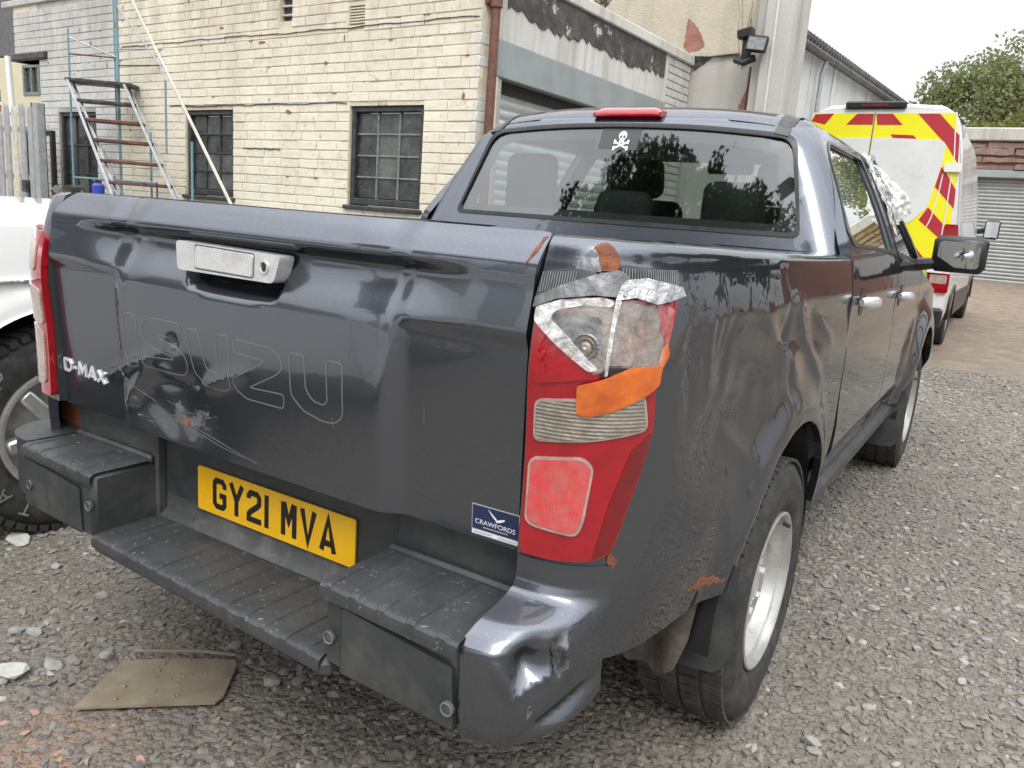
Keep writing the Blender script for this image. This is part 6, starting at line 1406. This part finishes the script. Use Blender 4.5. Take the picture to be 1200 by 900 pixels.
# ------------------------------------------------------------------ the white vehicle alongside
wv = thing('white_offroader', 'white off road pickup with chunky white lettered tyre at the left edge', 'pickup truck', (0, 0, 0))
VXS = 1.585; WY, WZ, WR = .49, .40, .475
def wfn(off=0.):
    def f(y, z):
        y = np.asarray(y, float); z = np.asarray(z, float); R = np.hypot(y-WY, z-WZ)
        top = np.clip((z-1.145)/.085, 0, PI/2)
        x = VXS+.03*np.clip(.8-z, 0, 1)+.05*np.clip(z-1.0, 0, .2)**1.3*3-.022*np.exp(-((R-WR-.02)/.06)**2)*sst(1.0, .9, z)+.09*(1-np.cos(top))+.04*np.clip((y-.95)/.4, 0, 2)**2
        return np.stack([-(x-off), y, np.minimum(z, 1.145)+.085*np.sin(top)], -1)
    return f
ap = arch_pts(yz_on(WR, .46, WY, WZ, -1), .46, yz_on(WR, .46, WY, WZ, 1), .46, WR, WY, WZ)
panel('wing', wfn(), ap+[(1.32, .46), (1.32, .958), (-.42, .966), (-.42, .46)], res=.03, bres=.02, skirt=.02, mat='white_paint', parent=wv, flip=True)
panel('upper_wing', wfn(), [(-.42, .972), (1.32, .964), (1.34, 1.31), (-.42, 1.31)], res=.03, bres=.02, skirt=.02, mat='white_paint', parent=wv, flip=True)
b = MB(); b.box((-3.32, -.45, 1.165), (-1.665, 1.28, 1.215), .02); b.build('bonnet', 'white_paint', wv)
b = MB(); b.box((-3.36, 1.28, .50), (-1.62, 1.45, 1.20), .05); b.build('nose', 'white_paint', wv); b = MB(); b.box((-3.36, 1.30, .38), (-1.62, 1.56, .62), .05); b.build('front_bumper', 'plastic', wv)
for x0, x1 in ((-3.28, -2.98), (-1.98, -1.70)): b = MB(); b.box((x0, 1.43, .86), (x1, 1.475, 1.06), .03); b.build('headlight', 'lens_rim', wv)
b = MB(); b.box((-2.9, 1.43, .70), (-2.05, 1.465, 1.1), .02); b.build('grille', 'trim', wv)
b = MB(); b.box((-3.36, -2.35, .48), (-1.60, -.44, 1.16), .03); dr = b.build('cab_side', 'white_paint', wv)
b = MB(); b.add([(-3.25, -.45, 1.18), (-1.70, -.45, 1.18), (-1.86, -1.05, 1.78), (-3.1, -1.05, 1.78), (-1.70, -2.3, 1.18), (-3.25, -2.3, 1.18), (-1.86, -2.15, 1.78), (-3.1, -2.15, 1.78)], [(2, 3, 7, 6), (4, 5, 7, 6)]); b.build('roof', 'white_paint', wv, 0)
b = MB(); b.add([(-3.25, -.45, 1.18), (-1.70, -.45, 1.18), (-1.86, -1.05, 1.78), (-3.1, -1.05, 1.78)], [(0, 1, 2, 3)]); b.build('windscreen', 'house_glass', wv, 0)
for s, (xa, xb) in ((1, (-1.70, -1.86)), (-1, (-3.25, -3.1))): b = MB(); b.add([(xa, -.45, 1.18), (xa, -2.3, 1.18), (xb, -2.15, 1.78), (xb, -1.05, 1.78)], [(0, 1, 2, 3)]); b.build('side_window', 'house_glass', wv, 0)
b = MB(); b.box((-3.36, -3.95, .48), (-1.60, -2.36, 1.20), .03); b.build('load_bed', 'white_paint', wv)
b = MB(); b.arc([(-1.60, .47), (-1.95, .47), (-1.95, .2)], lambda p: (p[0], WY+p[1], WZ+p[2])); b.box((-3.3, -3.8, .40), (-1.7, 1.25, .52)); b.build('underbody', 'trim', wv)
def off_wheel(x, y, s, letters=False):
    r, W = .402, .27; z = r-.004; P = lambda p: (p[0], y+p[1], z+p[2]); X = lambda d: x-s*d
    root = thing('wheel', '', '', (0, 0, 0)); root.parent = wv; del root['label']; del root['category']
    b = MB(); b.lathe([(X(W), .24), (X(W+.004), .30), (X(W-.03), r-.012), (X(.03), r-.012), (X(.004), r-.05), (X(-.004), .315), (X(-.002), .26), (X(.012), .232)], 64, P); b.build('tyre', 'rubber', root, 50)
    tb = MB(); n = 54
    for k in range(n):
        for a0, a1, sh, r0 in ((-.004, .07, 0, r-.05), (.08, .13, .5, r-.014), (.14, .19, .2, r-.014), (.20, .272, .6, r-.05)):
            t0 = 2*PI*(k+sh)/n; t1 = t0+2*PI/n*.68; da = .10*(1 if sh in (0, .2) else -1)*.5; vs = []
            for q in (0, 1):
                for aa, dd in ((a0, 0), (a1, da)):
                    for tt in (t0, t1):
                        rr = (r-.016 if q == 0 else r) if not (r0 < r-.03 and ((aa == a0 and a0 < 0) or (aa == a1 and a1 > .26))) else (r-.034 if q == 0 else r-.010)
                        vs.append(P((X(aa), rr*math.cos(tt+dd), rr*math.sin(tt+dd))))
            tb.add(vs, [(0, 1, 3, 2), (4, 6, 7, 5), (0, 4, 5, 1), (2, 3, 7, 6), (0, 2, 6, 4), (1, 5, 7, 3)])
    o = tb.build('tread_blocks', 'rubber', root, 0); o['kind'] = 'stuff'
    b = MB(); b.lathe([(X(.012), .236), (X(-.003), .236), (X(-.006), .228), (X(-.002), .214), (X(.03), .206), (X(.10), .198), (X(.105), .16), (X(.06), .05), (X(.055), .001)], 60, P); rm = b.build('rim', 'steel_rim', root, 40)
    for k in range(6):
        a = 2*PI*k/6+.2; b = MB(); e1 = Vector((0, math.cos(a), math.sin(a))); e2 = Vector((0, -math.sin(a), math.cos(a))); c = Vector(P((X(.022), .125*math.cos(a), .125*math.sin(a))))
        b.obox(c, (Vector((s, 0, 0)), e1, e2), (.045, .165, .055), .01); b.build('spoke', 'steel_rim', rm, 40)
    b = MB(); b.lathe([(X(.03), .075), (X(.0), .070), (X(-.004), .05), (X(-.004), .0005)], 24, P); b.build('hub_cap', 'trim', rm)
    if letters:
        LT_ = dict(H=[[(0, 0), (0, 1)], [(1, 0), (1, 1)], [(0, .5), (1, .5)]], P=[[(0, 0), (0, 1), (.8, 1), (1, .8), (.8, .5), (0, .5)]], A=[[(0, 0), (.5, 1), (1, 0)], [(.2, .35), (.8, .35)]], T=[[(.5, 0), (.5, 1)], [(0, 1), (1, 1)]], O=[[(.2, 0), (0, .3), (0, .7), (.2, 1), (.8, 1), (1, .7), (1, .3), (.8, 0), (.2, 0)]])
        for ch, ang in (('O', 171), ('H', 153), ('P', 135), ('A', 222), ('T', 240)):
            lt_ = MB(); a0 = math.radians(ang); hgt, wid = .048, .040
            def g(u, v, h, a0=a0): rr = .288+v*hgt; t = a0-(u-.5)*wid/rr; return P((X(-.0045-h if rr < .315 else -.0045-h+.0*rr), rr*math.cos(t), rr*math.sin(t)))
            lt_.strokes(LT_[ch], .16, g, 0, .0012); o = lt_.build('raised_letter', 'bar_grey', root, 0)
off_wheel(-1.595, WY, 1, True); off_wheel(-1.60, -2.9, 1); off_wheel(-3.35, WY, -1); off_wheel(-3.35, -2.9, -1)
